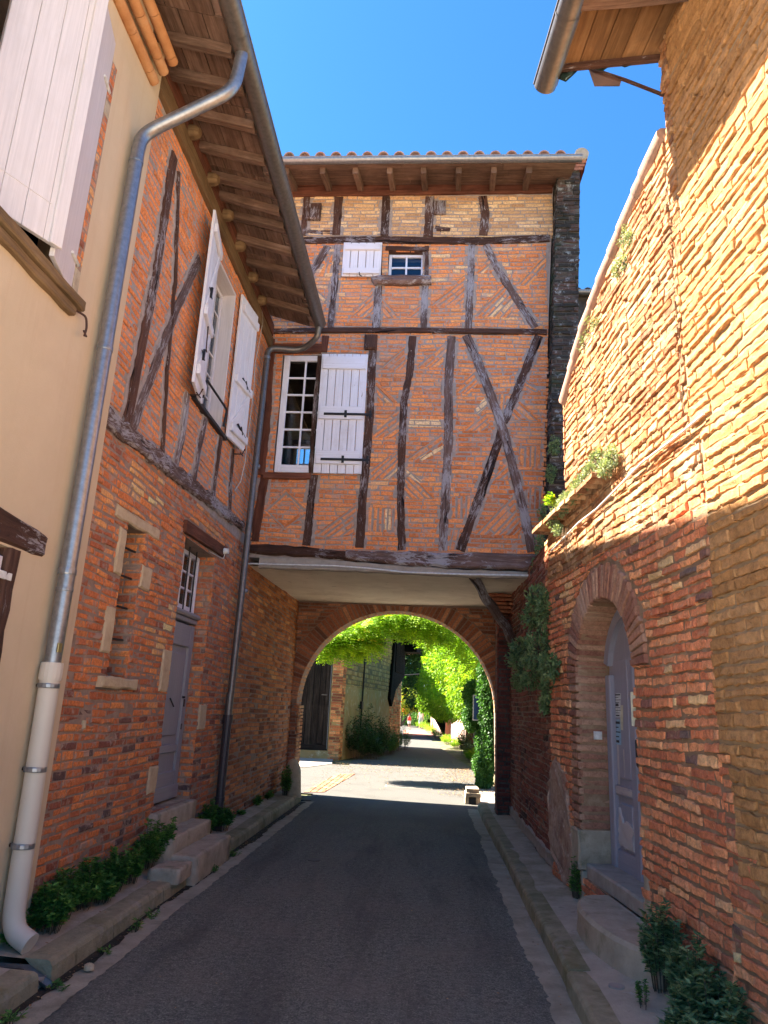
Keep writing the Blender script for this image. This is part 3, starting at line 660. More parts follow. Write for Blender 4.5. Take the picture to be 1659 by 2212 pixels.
cuts = [slit, ldoor]+quoins
bk = MB()
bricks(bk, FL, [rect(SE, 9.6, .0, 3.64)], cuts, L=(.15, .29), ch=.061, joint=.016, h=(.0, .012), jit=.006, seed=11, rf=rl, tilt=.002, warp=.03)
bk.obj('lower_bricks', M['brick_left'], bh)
bk = MB()
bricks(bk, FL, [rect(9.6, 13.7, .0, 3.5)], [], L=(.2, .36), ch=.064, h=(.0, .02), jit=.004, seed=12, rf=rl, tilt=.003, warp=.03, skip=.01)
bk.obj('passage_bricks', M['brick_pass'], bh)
bk = MB()
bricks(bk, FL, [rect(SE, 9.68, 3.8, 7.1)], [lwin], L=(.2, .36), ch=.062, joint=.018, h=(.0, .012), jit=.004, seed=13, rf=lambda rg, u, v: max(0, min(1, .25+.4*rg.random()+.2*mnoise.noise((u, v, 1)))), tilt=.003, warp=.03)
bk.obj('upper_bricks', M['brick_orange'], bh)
# brick jambs of slit window and door (far reveals that the street sees)
bk = MB()
Fj = Frame((XL, 6.06, 0), (1, 0, 0), (0, -1, 0)); bricks(bk, Fj, [rect(-.3, .0, 1.75, 3.0)], L=(.16, .3), h=(.0, .012), seed=14, rf=rl, jit=.004); bk.obj('slit_jamb_bricks', M['brick_left'], bh); bk = MB()
Fj = Frame((XL, 8.15, 0), (1, 0, 0), (0, -1, 0)); bricks(bk, Fj, [rect(-.22, .0, .56, 3.22)], L=(.14, .26), h=(.0, .014), seed=15, rf=rl, jit=.005)
bk.obj('door_jamb_bricks', M['brick_left'], bh)
rg = random.Random(8)
for i, s_ in enumerate(quoins):
    if i == 7: continue
    mb = MB(); emit(mb, FL, s_, .018 if i != 2 else .05, .014, rg, jit=.007, seg=.08); mb.obj('limestone_block' if i not in (2, 8) else ('slit_sill' if i == 2 else 'slit_lintel'), M['lime'], bh)
room(bh, FL, 5.66, 6.08, 1.73, 3.02, -.3, .6)
g = MB()
for z in (2.05, 2.32, 2.58, 2.82): tube(g, [FL.p(5.68, z, -.07), FL.p(6.06, z+.01, -.07)], .010, 6)
tube(g, [FL.p(5.76, 1.75, -.06), FL.p(5.76, 3.0, -.06)], .014, 6)
g.obj('window_bars', M['iron'], bh)
# door with transom light
dr = MB(); dd = -.17
fbox(dr, FL, 7.10, 8.14, .60, 2.40, dd-.05, dd, .004, .4)
fbox(dr, FL, 7.10, 7.22, .60, 2.40, dd+.001, dd+.03, .005, .5); fbox(dr, FL, 8.02, 8.14, .60, 2.40, dd+.001, dd+.03, .005, .55)
fbox(dr, FL, 7.222, 8.018, 2.16, 2.398, dd+.001, dd+.028, .005, .6); fbox(dr, FL, 7.222, 8.018, .602, .86, dd+.001, dd+.03, .006, .45); fbox(dr, FL, 7.222, 8.018, 1.05, 1.13, dd+.001, dd+.024, .006, .45)
fbox(dr, FL, 7.30, 7.94, 1.22, 2.08, dd+.001, dd+.014, .012, .5)
fbox(dr, FL, 7.10, 8.14, .585, .72, dd+.031, dd+.045, .006, .5)
do = dr.obj('door', M['greydoor'], bh)
t = MB(); tube(t, [FL.p(7.98, 1.62, dd+.03), FL.p(7.98, 1.62, dd+.06)], .012); fbox(t, FL, 8.03, 8.06, 1.52, 1.60, dd+.031, dd+.04); fbox(t, FL, 8.03, 8.05, 1.28, 1.34, dd+.031, dd+.038)
tube(t, [FL.p(7.6, 1.60, dd+.03), FL.p(7.72, 1.52, dd+.035)], .008); t.obj('handle', M['iron'], do)
tr = MB(); fbox(tr, FL, 7.06, 8.15, 2.42, 2.47, dd-.05, dd+.05, .01, .4); fbox(tr, FL, 7.06, 8.15, 2.475, 2.53, dd-.05, dd+.085, .02, .5); tr.obj('transom_ledge', M['greydoor'], bh)
casement(bh, FL, 7.10, 8.13, 2.535, 3.2, dd, 4, 3, M['white'], .05, .022)
g = MB()
for u in (7.35, 7.6, 7.85): tube(g, [FL.p(u, 2.53, dd+.05), FL.p(u, 3.22, dd+.05)], .009, 6)
g.obj('transom_bars', M['iron'], bh)
room(bh, FL, 7.06, 8.17, .5, 3.24, -.24, 1.5)
mb = MB(); beam_on(mb, FL, [(6.96, 3.305), (8.41, 3.345)], .13, -.2, .045, .003, .006, seed=9); mb.obj('door_lintel', M['timber_brown'], bh)
t = thing('sensor_lamp', 'small round white sensor on the end of the brown door lintel', 'sensor', FL.p(8.34, 3.33, .06))
mb = MB(); tube(mb, [FL.p(8.33, 3.34, .045), FL.p(8.33, 3.34, .10)], [.038, .032], 14); mb.obj('sensor_head', M['whitep'], t, smooth=False)
mb = MB(); tube(mb, bend([FL.p(8.33, 3.31, .06), FL.p(8.32, 3.24, .05), FL.p(7.9, 3.24, .0), FL.p(7.85, 3.235, -.08)], 3, .03), .005, 6); mb.obj('cable', M['cable'], t)
# sill timber, studs and braces of the upper floor
mb = MB(); beam_on(mb, FL, [(SE, 3.66, .17), (5.8, 3.70, .16), (6.6, 3.74, .17), (7.3, 3.77, .15), (8.1, 3.80, .13), (9.15, 3.85, .11)], .15, -.05, .05, .016, .02, seed=12, step=.08); mb.obj('sill_beam', M['timber_grey'], bh)
LP = lambda x, y: FL.px(x, y, .02); marg = MB()
for i, (pts, w_) in enumerate([
    ([(376, 335), (338, 583), (296, 800), (271, 925)], .13), ([(430, 560), (385, 660), (340, 775), (283, 932)], .11), ([(386, 372), (378, 611), (361, 800), (350, 992)], .05),
    ([(406, 850), (395, 940), (378, 1012)], .085), ([(447, 895), (430, 970), (417, 1052)], .085), ([(478, 935), (467, 1020), (457, 1092)], .08), ([(503, 970), (498, 1050), (495, 1128)], .07)]):
    beam_on(marg, FL, [LP(*p) for p in pts], w_+.09, -.02, .014, .012, .004, seed=330+i, step=.06); mb = MB(); beam_on(mb, FL, [LP(*p) for p in pts], w_, -.05, .034, .006, seed=20+i); mb.obj('timber', M['timber_grey'] if i in (1, 3, 4) else M['timber'], bh)
marg.obj('mortar_margin', M['mortar_f'], bh)
mb = MB(); beam_on(mb, FL, [(SE, 6.86), (9.66, 6.84)], .19, -.1, .055, .004, seed=31); mb.obj('wall_plate', M['timber_tan'], bh)
for y in (5.7, 6.35, 6.93, 7.5, 8.16, 8.71):
    mb = MB(); tube(mb, [(XL+.0, y, 6.99), (XL+.11, y, 6.985), (XL+.15, y, 6.98)], [.075, .07, .045], 9); mb.obj('beam_end', M['timber_tan'], bh)
mb = MB(); box(mb, XL-.02, XL+.05, SE, 9.66, 6.965, 7.16, .01); mb.obj('eave_fascia', M['timber_brown'], bh)
# window
lw = casement(bh, FL, 6.93, 7.77, 4.70, 6.46, -.14, 4, 6, M['white_new'], .05, .022, True)
mb = MB(); fbox(mb, FL, 7.772, 7.80, 4.66, 6.48, -.2, .012, .003); fbox(mb, FL, 6.90, 7.80, 6.47, 6.50, -.2, .012, .003); fbox(mb, FL, 6.9, 6.928, 4.66, 6.48, -.2, .012, .003); mb.obj('window_reveal', M['white_new'], bh)
mb = MB(); fbox(mb, FL, 6.72, 7.92, 4.60, 4.65, -.2, .06, .006); mb.obj('window_sill', M['iron'], bh)
t = MB(); tube(t, bend([FL.p(6.95, 4.72, .05), FL.p(6.95, 4.93, .07), FL.p(7.76, 4.93, .07), FL.p(7.76, 4.72, .05)], 3, .04), .014, 6); t.obj('guard_rail', M['iron'], bh)
room(bh, FL, 6.88, 7.82, 4.62, 6.52, -.2, 2.0)
def swung(parent, hinge_y, free_y, out, boards, z0, z1):
    a = (XL+.03, hinge_y); b = (XL+.03+out, free_y)
    if free_y < hinge_y: f, l = vframe(b, a)
    else: f, l = vframe(a, b)
    return f, l
f, l = swung(bh, 6.92, 6.36, .10, 4, 0, 0)
s1 = shutter(bh, f, 0, l, 4.62, 6.62, 0, .03, 4, (4.78, 5.45, 6.42), M['white'], .10, braces=[((.08, 4.85), (l-.08, 5.38)), ((.08, 5.52), (l-.08, 6.35))])
for z in (5.0, 5.72):
    strap(s1, f, [(.14, z-.06, .06), (.16, z+.06, .06)], rad=.016); strap(s1, f, [(.05, z, .055), (.26, z-.01, .055)], rad=.006)
strap(s1, f, [(.2, 5.35, .06), (.22, 5.1, .065), (.25, 5.08, .07)], rad=.007, mat='rust')
f, l = swung(bh, 7.94, 8.50, .07, 4, 0, 0)
s2 = shutter(bh, f, 0, l, 4.66, 6.60, 0, .03, 4, (4.80, 5.45, 6.42), M['white'], .10, braces=[((.08, 4.85), (l-.08, 5.38))])
for z in (4.86, 5.48): strap(s2, f, [(.2, z+.04, .055), (.45, z-.04, .055)], rad=.014); strap(s2, f, [(.3, z+.05, .06), (.34, z-.05, .07)], rad=.008)
for y in (6.62, 8.38):
    t = MB(); tube(t, [FL.p(y, 4.60, .0), FL.p(y, 4.60, .13), FL.p(y+.03, 4.68, .15)], .008, 6); tube(t, [FL.p(y-.06, 4.60, .12), FL.p(y+.07, 4.60, .12)], .007, 6); t.obj('shutter_stay', M['rust'], bh)
# roof: rafters, boards, tiles, gutter
PITCH = math.tan(R_(16)); EX = -1.79; EZ = 6.93
def rz(x): return EZ+(EX-x)*PITCH
mb = MB(); rg = random.Random(3)
FS = Frame((EX, 0, EZ), (0, 1, 0), (0, 0, 1), (-1, 0, PITCH))          # roof underside frame: u=y, v = distance up the slope in x
y = 1.1
while y < 9.35:
    x = 0
    yy = y
    l = .215
    for k in range(7): fbox(mb, FS, y, y+.30, k*l+(.1 if int(y*3.3) % 2 else 0), k*l+l-.008+(.1 if int(y*3.3) % 2 else 0), .001+rg.uniform(0, .006), .03, .0, rg.random())
    y += .306
rs = mb.obj('roof_boards', M['soffit'], bh)
ry = [onx(px_, py_, -1.86).y for px_, py_ in ((483, 171), (506, 250), (535, 317), (556, 392), (577, 450), (590, 500), (600, 546))]
ry = [2.4, 2.9, 3.45, 3.95]+ry; dy = (ry[-1]-ry[-4])/3
while ry[-1]+.42 < 9.2: ry.append(ry[-1]+.46)
rg = random.Random(4)
for i, y in enumerate(ry):
    mb = MB(); h = rg.uniform(.035, .045)
    mb2 = Frame(FS.o, FS.u, (0, 0, -1), FS.v); beam_on(mb, mb2, [(y+rg.uniform(-.02, .02), .02), (y+rg.uniform(-.03, .03), .8), (y, 1.3)], h*2, .0, .085, .005, .008, seed=i, step=.2)
    mb.obj('rafter', M['soffit'], bh)
mb = MB(); wvs = .2; y = 1.1; rg = random.Random(5)
box(mb, -4.0, EX+.02, -8, 9.42, EZ+.9, EZ+.905) if False else None
rt = [(-8, 9.42)]
mb.face([(EX+.02, 1.1, EZ+.05), (EX+.02, 9.42, EZ+.05), (-6.5, 9.42, EZ+.05+4.73*PITCH), (-6.5, 1.1, EZ+.05+4.73*PITCH)])
mb.face([(EX+.02, 9.42, EZ+.05), (EX+.02, 9.42, EZ+.03), (-6.5, 9.42, EZ+4.73*PITCH+.03), (-6.5, 9.42, EZ+4.73*PITCH+.05)])
while y < 9.3:
    canal(mb, (EX+.05, y+.1, EZ+.035), (-3.4, y+.1, EZ+.035+1.65*PITCH), .085, 6, 1, .014, rg.random()); y += wvs
mb.obj('roof_tiles', M['tile'], bh)
def gutter(mb, a, b, r, seg=12, th=.006, full=1.0):
    a = Vector(a); b = Vector(b); t = (b-a).normalized(); s = t.cross(Vector((0, 0, 1))).normalized(); n = Vector((0, 0, 1)); L = (b-a).length
    def ring(c, q): return [c+s*math.cos(math.pi+k*math.pi/seg)*q+n*math.sin(math.pi+k*math.pi/seg)*q for k in range(seg+1)]
    mb.grid([ring(a, r), ring(b, r)], .5, uvs=([0, L], [k*.02 for k in range(seg+1)])); mb.grid([list(reversed(ring(a, r-th))), list(reversed(ring(b, r-th)))], .5)
    mb.face(ring(a, r)); mb.face(list(reversed(ring(b, r))))
    for sg in (1, -1): tube(mb, [a+s*r*sg+n*.004, b+s*r*sg+n*.004], .009, 6)
    k = .6
    while k < L:
        c = a+t*k; rr = [[x for x in ring(c-t*.008, r+.004)], [x for x in ring(c+t*.008, r+.004)]]; mb.grid(rr, .5); k += .72
mb = MB(); gutter(mb, (-1.72, 1.1, 6.93), (-1.72, 9.22, 6.92), .085); mb.obj('gutter', M['zinc_d'], bh, smooth=True)
# rear gable parts that only close the volume
mb = MB(); box(mb, -7, -3.0, 1.25, 14.25, -.1, 6.9); mb.obj('rear_wall', M['mortar'], bh)

# steps of the left door
def stone_step(name, label, x0, x1, y0, y1, z0, z1, seed, mat='stone', group=None):
    rg = random.Random(seed); mb = MB(); b = .02; nx, ny = 4, 7; 
    def P(i, j, z, ins=0): 
        x = lerp(x0+ins, x1-ins, i/nx); y = lerp(y0+ins, y1-ins, j/ny)
        return (x+mnoise.noise((x*9, y*9, seed+z*5))*.012, y+mnoise.noise((x*9+5, y*9, seed+z*5))*.012, z+mnoise.noise((x*5, y*5, seed+2))*.008)
    def per(z, ins):
        out = [P(i, 0, z, ins) for i in range(nx)]+[P(nx, j, z, ins) for j in range(ny)]+[P(i, ny, z, ins) for i in range(nx, 0, -1)]+[P(0, j, z, ins) for j in range(ny, 0, -1)]
        return out
    mb.grid([per(z0, 0), per(lerp(z0, z1, .5), 0), per(z1-b, 0), per(z1-b*.3, b*.4), per(z1, b)], .5, True)
    for i in range(nx):
        for j in range(ny): mb.face([P(i, j, z1, b), P(i+1, j, z1, b), P(i+1, j+1, z1, b), P(i, j+1, z1, b)])
    o = mb.obj(name, M[mat], smooth=True); tag(o, label, 'step', group); return o
stone_step('door_sill', 'brick red worn sill stone directly under the grey left door', -2.78, -2.47, 7.0, 8.2, .12, .56, 1)
stone_step('stone_step', 'upper of the two long worn stone steps under the grey left door', -2.55, -2.26, 6.86, 8.1, .13, .385, 2, group='steps of the left door')
stone_step('stone_step', 'lower wide stone step reaching the kerb below the grey left door', -2.33, -2.03, 6.9, 8.1, -.01, .245, 3, group='steps of the left door')
stone_step('stone_block', 'small pale stone block at the near end of the left door steps', -2.31, -2.05, 6.5, 6.86, .10, .215, 4)

# ================================================================ BRIDGING TIMBER-FRAMED HOUSE
br = thing('timber_framed_house', 'half timbered orange brick house bridging the street above the arch', 'house', (-.5, 9.7, 0))
F2 = lambda x, y, d=0: FF.px(518.4+.4653*x, 288+.4653*y, d)
F3 = lambda x, y, d=0: FF.px(518.4+.4653*x, 691.2+.4653*y, d)
ZB0, ZB1 = 3.62, 3.80
uwin = ccw([F2(690, 545), F2(855, 548), F2(848, 680), F2(684, 678)]); uw = bb(uwin); uwin = rect(*[uw[0], uw[2], uw[1], uw[3]])
wq = [F3(163, 160), F3(375, 165), F3(320, 712), F3(118, 705)]
gw = bb(wq); gwin = rect(-2.33, -1.62, gw[1], gw[3])
out_l = [(-2.62, 3.55), (1.46, 3.55), (1.74, 9.65), (-2.62, 9.65)]
mb = MB(); wall(mb, FF, [out_l], [uwin, gwin], .3, [.16, .14]); mb.obj('front_wall', M['mortar_f'], br)
patches = []
def P3(*c): return ccw([F3(*k) for k in c])
def P2(*c): return ccw([F2(*k) for k in c])
patches = [(P3((650,225),(765,120),(770,235)),45), (P3((815,220),(960,100),(960,215)),45), (P3((630,280),(750,385),(640,385)),-45), (P3((620,510),(740,410),(740,545),(615,545)),40),
 (P3((600,700),(735,610),(735,740),(600,745)),45), (P3((770,640),(940,530),(940,590),(830,660)),38), (P3((765,690),(910,830),(770,830)),-45),
 (P3((105,880),(205,785),(225,815),(135,892)),45), (P3((207,785),(305,870),(282,892),(226,815)),-42), (P3((105,882),(135,893),(210,945),(200,970)),-42), (P3((202,970),(212,945),(284,893),(305,905)),40),
 (P3((350,1000),(540,850),(535,1000),(430,1010)),40), (P3((595,870),(730,875),(725,985),(595,980)),90), (P3((980,820),(1075,815),(1070,920),(975,920)),90), (P3((965,970),(1020,975),(1000,1070),(960,1070)),80),
 (P3((1000,335),(1085,235),(1110,290),(1060,345)),45), (P3((1020,515),(1140,420),(1170,515)),42), (P3((1085,1000),(1265,810),(1310,1000)),48), (P3((1190,345),(1250,345),(1210,430)),85),
 (P3((1290,360),(1385,465),(1255,465)),-45), (P3((1285,590),(1395,585),(1400,680),(1310,685)),88), (P3((1335,780),(1405,780),(1410,880),(1345,880)),88), (P3((1330,280),(1400,330),(1330,345)),-30), (P3((1170,740),(1240,650),(1250,740)),45),
 (P2((520,850),(620,715),(615,860)),45), (P2((665,765),(735,855),(660,860)),-50), (P2((770,855),(840,785),(838,858)),40), (P2((885,800),(1045,650),(1040,800)),42), (P2((1090,855),(1230,690),(1275,800),(1250,860)),50),
 (P2((1285,705),(1420,550),(1420,620),(1340,710)),50), (P2((1100,650),(1150,580),(1170,600),(1130,650)),45), (P2((330,690),(420,790),(330,760)),-45), (P2((371,650),(430,560),(425,650)),80)]
pale = [(P3((675,878),(702,878),(698,975),(671,975)),90), (P3((1092,410),(1135,362),(1152,392),(1104,440)),42), (P3((778,460),(945,462),(945,500),(778,498)),0), (P3((830,640),(940,585),(940,600),(845,655)),38), (P3((775,700),(845,745),(835,760),(770,715)),-42)]
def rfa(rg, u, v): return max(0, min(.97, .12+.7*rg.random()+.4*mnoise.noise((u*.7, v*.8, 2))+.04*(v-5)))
kw = dict(ch=.0665, joint=.017, L=(.2, .36), h=(.003, .012), jit=.0045, tilt=.002, warp=.035)
bk = MB(); cutp = [p for p, a in patches+pale]
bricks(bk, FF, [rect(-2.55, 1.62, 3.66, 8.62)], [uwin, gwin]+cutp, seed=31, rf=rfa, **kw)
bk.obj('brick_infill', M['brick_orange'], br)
for i, (p, a) in enumerate(patches):
    bk = MB()
    cu = [q for q, _ in pale] if i in (5, 6, 12, 16) else []
    bricks(bk, FF, [p], cu, ang=a, seed=60+i, rf=rfa, **{**kw, 'L': (.35, .6), 'ch': .072, 'joint': .026, 'h': (.008, .015), 'warp': .012}); bk.obj('patterned_infill', M['brick_orange'], br)
for i, (p, a) in enumerate(pale): bk = MB(); bricks(bk, FF, [p], [], ang=a, seed=90+i, rf=lambda rg, u, v: 1, **{**kw, 'warp': .0, 'L': (.2, .3)}); bk.obj('pale_infill', M['brick_ochre'], br)
bk = MB(); bricks(bk, FF, [rect(-2.55, 1.72, 8.74, 9.5)], [], seed=33, **kw); bk.obj('upper_infill', M['brick_ochre'], br)
# horizontal beams
marg = MB()
def tb(pts, w_, mat='timber', d=.03, name='timber', jit=.007, seed=0, bev=.012): mb = MB(); beam_on(mb, FF, pts, w_, -.08, d, jit, bev, seed=seed); return mb.obj(name, M[mat], br)
tb([(-2.6, 9.56), (1.72, 9.62)], .17, 'timber_brown', .05, 'wall_plate', .006, 1)
tb([F2(262, 500), F2(660, 498), F2(1100, 503), F2(1438, 490)], .125, 'timber', .035, 'timber', .006, 2)
tb([F2(0, 925), F2(340, 918), F2(800, 918), F2(1423, 926)], .085, 'timber', .045, 'timber', .004, 3)
G3 = lambda x, y, w_: (*F3(x, y, .05), w_)
tb([G3(40, 1058, .13), G3(250, 1072, .15), G3(500, 1092, .13), G3(620, 1100, .08)], .14, 'timber', .05, 'sill_beam', .012, 4, .03)
tb([G3(490, 1090, .12), G3(750, 1105, .19), G3(1100, 1118, .21), G3(1398, 1126, .21)], .2, 'timber_grey', .075, 'sill_beam', .014, 5, .03)
studs = [
 ([F2(312, 300), F2(300, 400), F2(292, 478)], .115, 'timber'), ([F2(460, 298), F2(446, 474)], .15, 'timber'), ([F2(679, 295), F2(672, 478)], .15, 'timber'), ([F2(882, 295), F2(874, 480)], .165, 'timber'), ([F2(1128, 295), F2(1138, 380), F2(1130, 475)], .15, 'timber'),
 ([F2(456, 520), F2(438, 720), F2(420, 905)], .115, 'timber_grey'), ([F2(408, 525), F2(370, 590), F2(305, 690)], .13, 'timber_grey'), ([F2(655, 520), F2(650, 690)], .05, 'timber'), ([F2(645, 705), F2(640, 800), F2(630, 910)], .13, 'timber_grey'), ([F2(868, 525), F2(866, 690)], .075, 'timber'),
 ([F2(860, 700), F2(857, 800), F2(853, 910)], .115, 'timber_grey'), ([F2(1076, 520), F2(1070, 700), F2(1060, 908)], .125, 'timber_grey'), ([F2(1142, 520), F2(1200, 640), F2(1290, 780), F2(1370, 905)], .13, 'timber_grey'),
 ([F3(398, 75), F3(390, 150)], .12, 'timber_brown'), ([F3(343, 720), F3(325, 900), F3(310, 1048)], .13, 'timber'), ([F3(618, 130), F3(600, 500), F3(575, 760), F3(555, 1058)], .135, 'timber'),
 ([F3(802, 78), F3(788, 250), F3(762, 380), F3(752, 560), F3(745, 800), F3(752, 1070)], .125, 'timber'), ([F3(982, 78), F3(968, 300), F3(968, 560), F3(955, 800), F3(940, 1072)], .14, 'timber_grey'),
 ([F3(1388, 75), F3(1310, 270), F3(1225, 480)], .135, 'timber'), ([F3(1222, 500), F3(1130, 770), F3(1022, 1072)], .145, 'timber'), ([F3(1052, 75), F3(1130, 260), F3(1215, 490), F3(1270, 700), F3(1310, 860), F3(1357, 1078)], .14, 'timber_grey'),
 ([F3(118, 715), F3(95, 850), F3(68, 1028)], .14, 'timber_brown'), ([F3(142, 90), F3(120, 480), F3(92, 720)], .16, 'timber_brown'), ([F3(371, 170), F3(345, 450), F3(328, 712)], .07, 'timber')]
for i, (p, w_, m_) in enumerate(studs):
    if i not in (7, 23): beam_on(marg, FF, p, w_+.07, -.02, .0085, .014, .004, seed=i+300, step=.06)
marg.obj('mortar_margin', M['mortar_f'], br)
for i, (p, w_, m_) in enumerate(studs): tb(p, w_*.9, m_, .022 if i != 20 else .04, seed=40+i)
tb([F3(135, 135), F3(378, 135)], .16, 'timber_brown', .035, 'window_lintel', .003, 70)
tb([F3(112, 725), F3(330, 728)], .10, 'timber_brown', .05, 'window_sill', .003, 71)
tb([F2(618, 700), F2(640, 690), F2(860, 692), F2(888, 690)], .15, 'timber_grey', .12, 'window_sill', .014, 72, .04)
tb([F2(676, 536), F2(868, 540)], .08, 'timber', .03, 'window_lintel', .004, 73)
for c, w_ in ((F3(608, 108), .12), (F2(343, 370), .15), (F2(928, 352), .12)):
    mb = MB(); fbox(mb, FF, c[0]-w_*.8, c[0]+w_*.8, c[1]-w_, c[1]+w_, -.05, .07, .02); mb.obj('beam_end', M['timber'], br)
tb([F2(305, 455), F2(430, 462)], .08, 'timber', .015, seed=75); tb([F2(905, 440), F2(975, 452)], .1, 'timber', .012, seed=76)
# windows
a = bb([F2(692, 552), F2(852, 674)])
casement(br, FF, a[0], a[2], a[1], a[3], -.06, 2, 2, M['white_old'], .045, .03)
casement(br, FF, -2.31, -1.64, gw[1]+.01, gw[3]-.01, .0, 2, 6, M['white_old'], .09, .028)
room(br, FF, -2.98, 1.3, 4.0, 6.95, -.25, 3.9, M['room'], rect(-2.93, -2.35, 6.0, 6.8)); room(br, FF, a[0]-.3, a[2]+.3, a[1]-.2, a[3]+.2, -.2, 1.5)
mb = MB(); FB = Frame((0, 13.95, 0), (1, 0, 0), (0, -1, 0))
casement(br, FB, -2.93, -2.35, 6.0, 6.8, 0, 3, 2, M['white_old'], .05, .03)
# shutters
rg = random.Random(6)
sc = [F3(382, 155, .06), F3(602, 160, .06), F3(560, 718, .06), F3(340, 715, .06)]; q = bb(sc)
U0, U1, V0, V1 = (sc[0][0]+sc[3][0])/2, (sc[1][0]+sc[2][0])/2, q[1]+.01, q[3]-.01
H = V1-V0
sh = shutter(br, FF, U0, U1, V0, V1, .05, .03, 6, (V1-H*.085, V0+H*.49, V0+H*.125), M['white_old'], .2, rg=rg)
for k in (.475, .105):
    v = V0+H*k; t = MB(); fbox(t, FF, U0+.10, U0+.80, v-.018, v+.018, .120, .132, .004); fbox(t, FF, U0+.40, U0+.435, v-.05, v+.055, .118, .140, .004); fbox(t, FF, U0+.76, U0+.79, v-.06, v+.06, .118, .140, .004)
    t.obj('bolt', M['iron'], sh)
sc = [F2(487, 510, .05), F2(666, 512, .05), F2(652, 668, .05), F2(468, 664, .05)]; q = bb(sc); U0, U1, V0, V1 = (sc[0][0]+sc[3][0])/2, (sc[1][0]+sc[2][0])/2, q[1], q[3]
sh = shutter(br, FF, U0, U1, V0, V1, .045, .03, 5, (V1-.10, V0+.08), M['white'], .1, rg=rg)
t = MB(); tube(t, bend([FF.p(lerp(U0, U1, .45), V0+.06, .1), FF.p(lerp(U0, U1, .47), V0-.02, .13), FF.p(lerp(U0, U1, .53), V0-.03, .12)], 3, .02), .009, 6); tube(t, [FF.p(U0+.12, V0+.03, .1), FF.p(U0+.14, V0+.13, .1)], .007, 6); t.obj('hook', M['iron'], sh)
# eave
FE = Frame((0, 9.7, 9.66), (1, 0, 0), (0, 0, 1), (0, -1, -.06))
def ez(y): return 10.02+(y-9.08)*.28*0
mb = MB(); rg = random.Random(12)
EY, EZ2 = 9.05, 9.50; PB = math.tan(R_(15))
Fb = Frame((0, EY, EZ2), (1, 0, 0), (0, 0, 1), (0, 1, PB))
for k in range(5):
    x = -2.75
    while x < 1.9:
        l = rg.uniform(.5, 1.2); x2 = min(x+l, 1.96); fbox(mb, Fb, x, x2-.004, k*.165-.05, k*.165+.11, .0+rg.uniform(0, .006), .03, 0, rg.random()); x = x2
mb.obj('roof_boards', M['soffit'], br)
for i, c in enumerate((240, 400, 545, 695, 843, 997, 1152, 1306)):
    x0 = FF.px(518.4+.4653*(c+12), 288+.4653*245, .02)[0]; mb = MB(); Fd = Frame(Fb.o, Fb.u, (0, 0, -1), Fb.v)
    beam_on(mb, Fd, [(x0, .03), (x0+.01, .4), (x0+.02, .72)], .085, 0, .11, .004, .008, seed=100+i, step=.2); mb.obj('rafter', M['soffit'], br)
mb = MB(); box(mb, -2.7, 1.74, 9.64, 9.69, 9.655, 9.80); mb.obj('eave_fascia', M['timber_brown'], br)
mb = MB(); ytop = 12.4; ztop = EZ2+.04+(ytop-EY)*PB
mb.face([(-6, EY-.02, EZ2+.04), (1.85, EY-.02, EZ2+.04), (1.85, ytop, ztop), (-6, ytop, ztop)]); mb.face([(-6, ytop, ztop), (1.85, ytop, ztop), (1.85, 14.7, EZ2+.3), (-6, 14.7, EZ2+.3)])
x = -5.9; rg = random.Random(14)
while x < 1.8: canal(mb, (x, EY-.13, EZ2+.062), (x, ytop, ztop+.01), .085, 8, 1, .016, rg.random()); x += .238
mb.obj('roof_tiles', M['tile'], br)
mb = MB(); gutter(mb, (-2.62, EY-.10, EZ2+.035), (2.03, EY-.10, EZ2+.05), .065); mb.obj('gutter', M['zinc'], br, smooth=True)
mb = MB(); tube(mb, bend([(-2.60, EY-.10, 9.50), (-2.60, EY-.1, 9.3), (-2.60, 9.6, 9.0), (-2.60, 9.6, 7.3)], 4, .1), .035, 8); mb.obj('rain_pipe', M['zinc'], br, smooth=True)
# rest of the volume and ceiling over the passage
mb = MB(); box(mb, -6.5, -2.56, 9.78, 14.2, 6.9, 9.5); box(mb, 1.45, 1.7, 10.01, 14.2, 3.6, 9.55); mb.obj('side_wall', M['mortar'], br)
mb = MB()
for q_ in subtract(rect(-6.4, 1.6, 3.6, 9.6), ccw(rect(-2.93, -2.35, 6.0, 6.8))): mb.face([(k[0], 14.12, k[1]) for k in q_]); mb.face([(k[0], 13.98, k[1]) for k in reversed(q_)])
mb.obj('rear_wall', M['mortar'], br)
mb = MB(); mb.face([(XL-.02, 9.68, 3.43), (XL-.02, 13.72, 3.52), (1.45, 13.72, 3.54), (1.45, 9.68, 3.40)]); mb.face([(XL-.02, 9.68, 3.6), (1.45, 9.68, 3.6), (1.45, 13.72, 3.6), (XL-.02, 13.72, 3.6)]); mb.obj('ceiling', M['plaster'], br)
mb = MB(); beam_on(mb, FF, [G3(88, 1122, .17), G3(500, 1142, .13), G3(1000, 1172, .10), G3(1395, 1186, .09)], .13, -.05, .042, .008, .015, seed=8); mb.obj('concrete_edge', M['cement'], br)
mb = MB(); mb.face([FF.p(-2.6, 3.66, -.3), FF.p(-2.6, 3.66, -.31), FF.p(1.4, 3.66, -.31), FF.p(1.4, 3.66, -.3)])
# conduit along the concrete edge
C3 = lambda x, y: FF.p(*F3(x, y, .09), .09)
mb = MB(); pts = [C3(35, 1131), C3(250, 1137), C3(430, 1141), C3(600, 1153), C3(760, 1171), C3(1000, 1180), C3(1392, 1187), C3(1390, 1157), C3(1402, 1152)]
tube(mb, pts, .011, 6); o = mb.obj('white_conduit', M['whitep'], smooth=True); tag(o, 'thin white conduit sagging along the edge under the big sill beam', 'conduit')

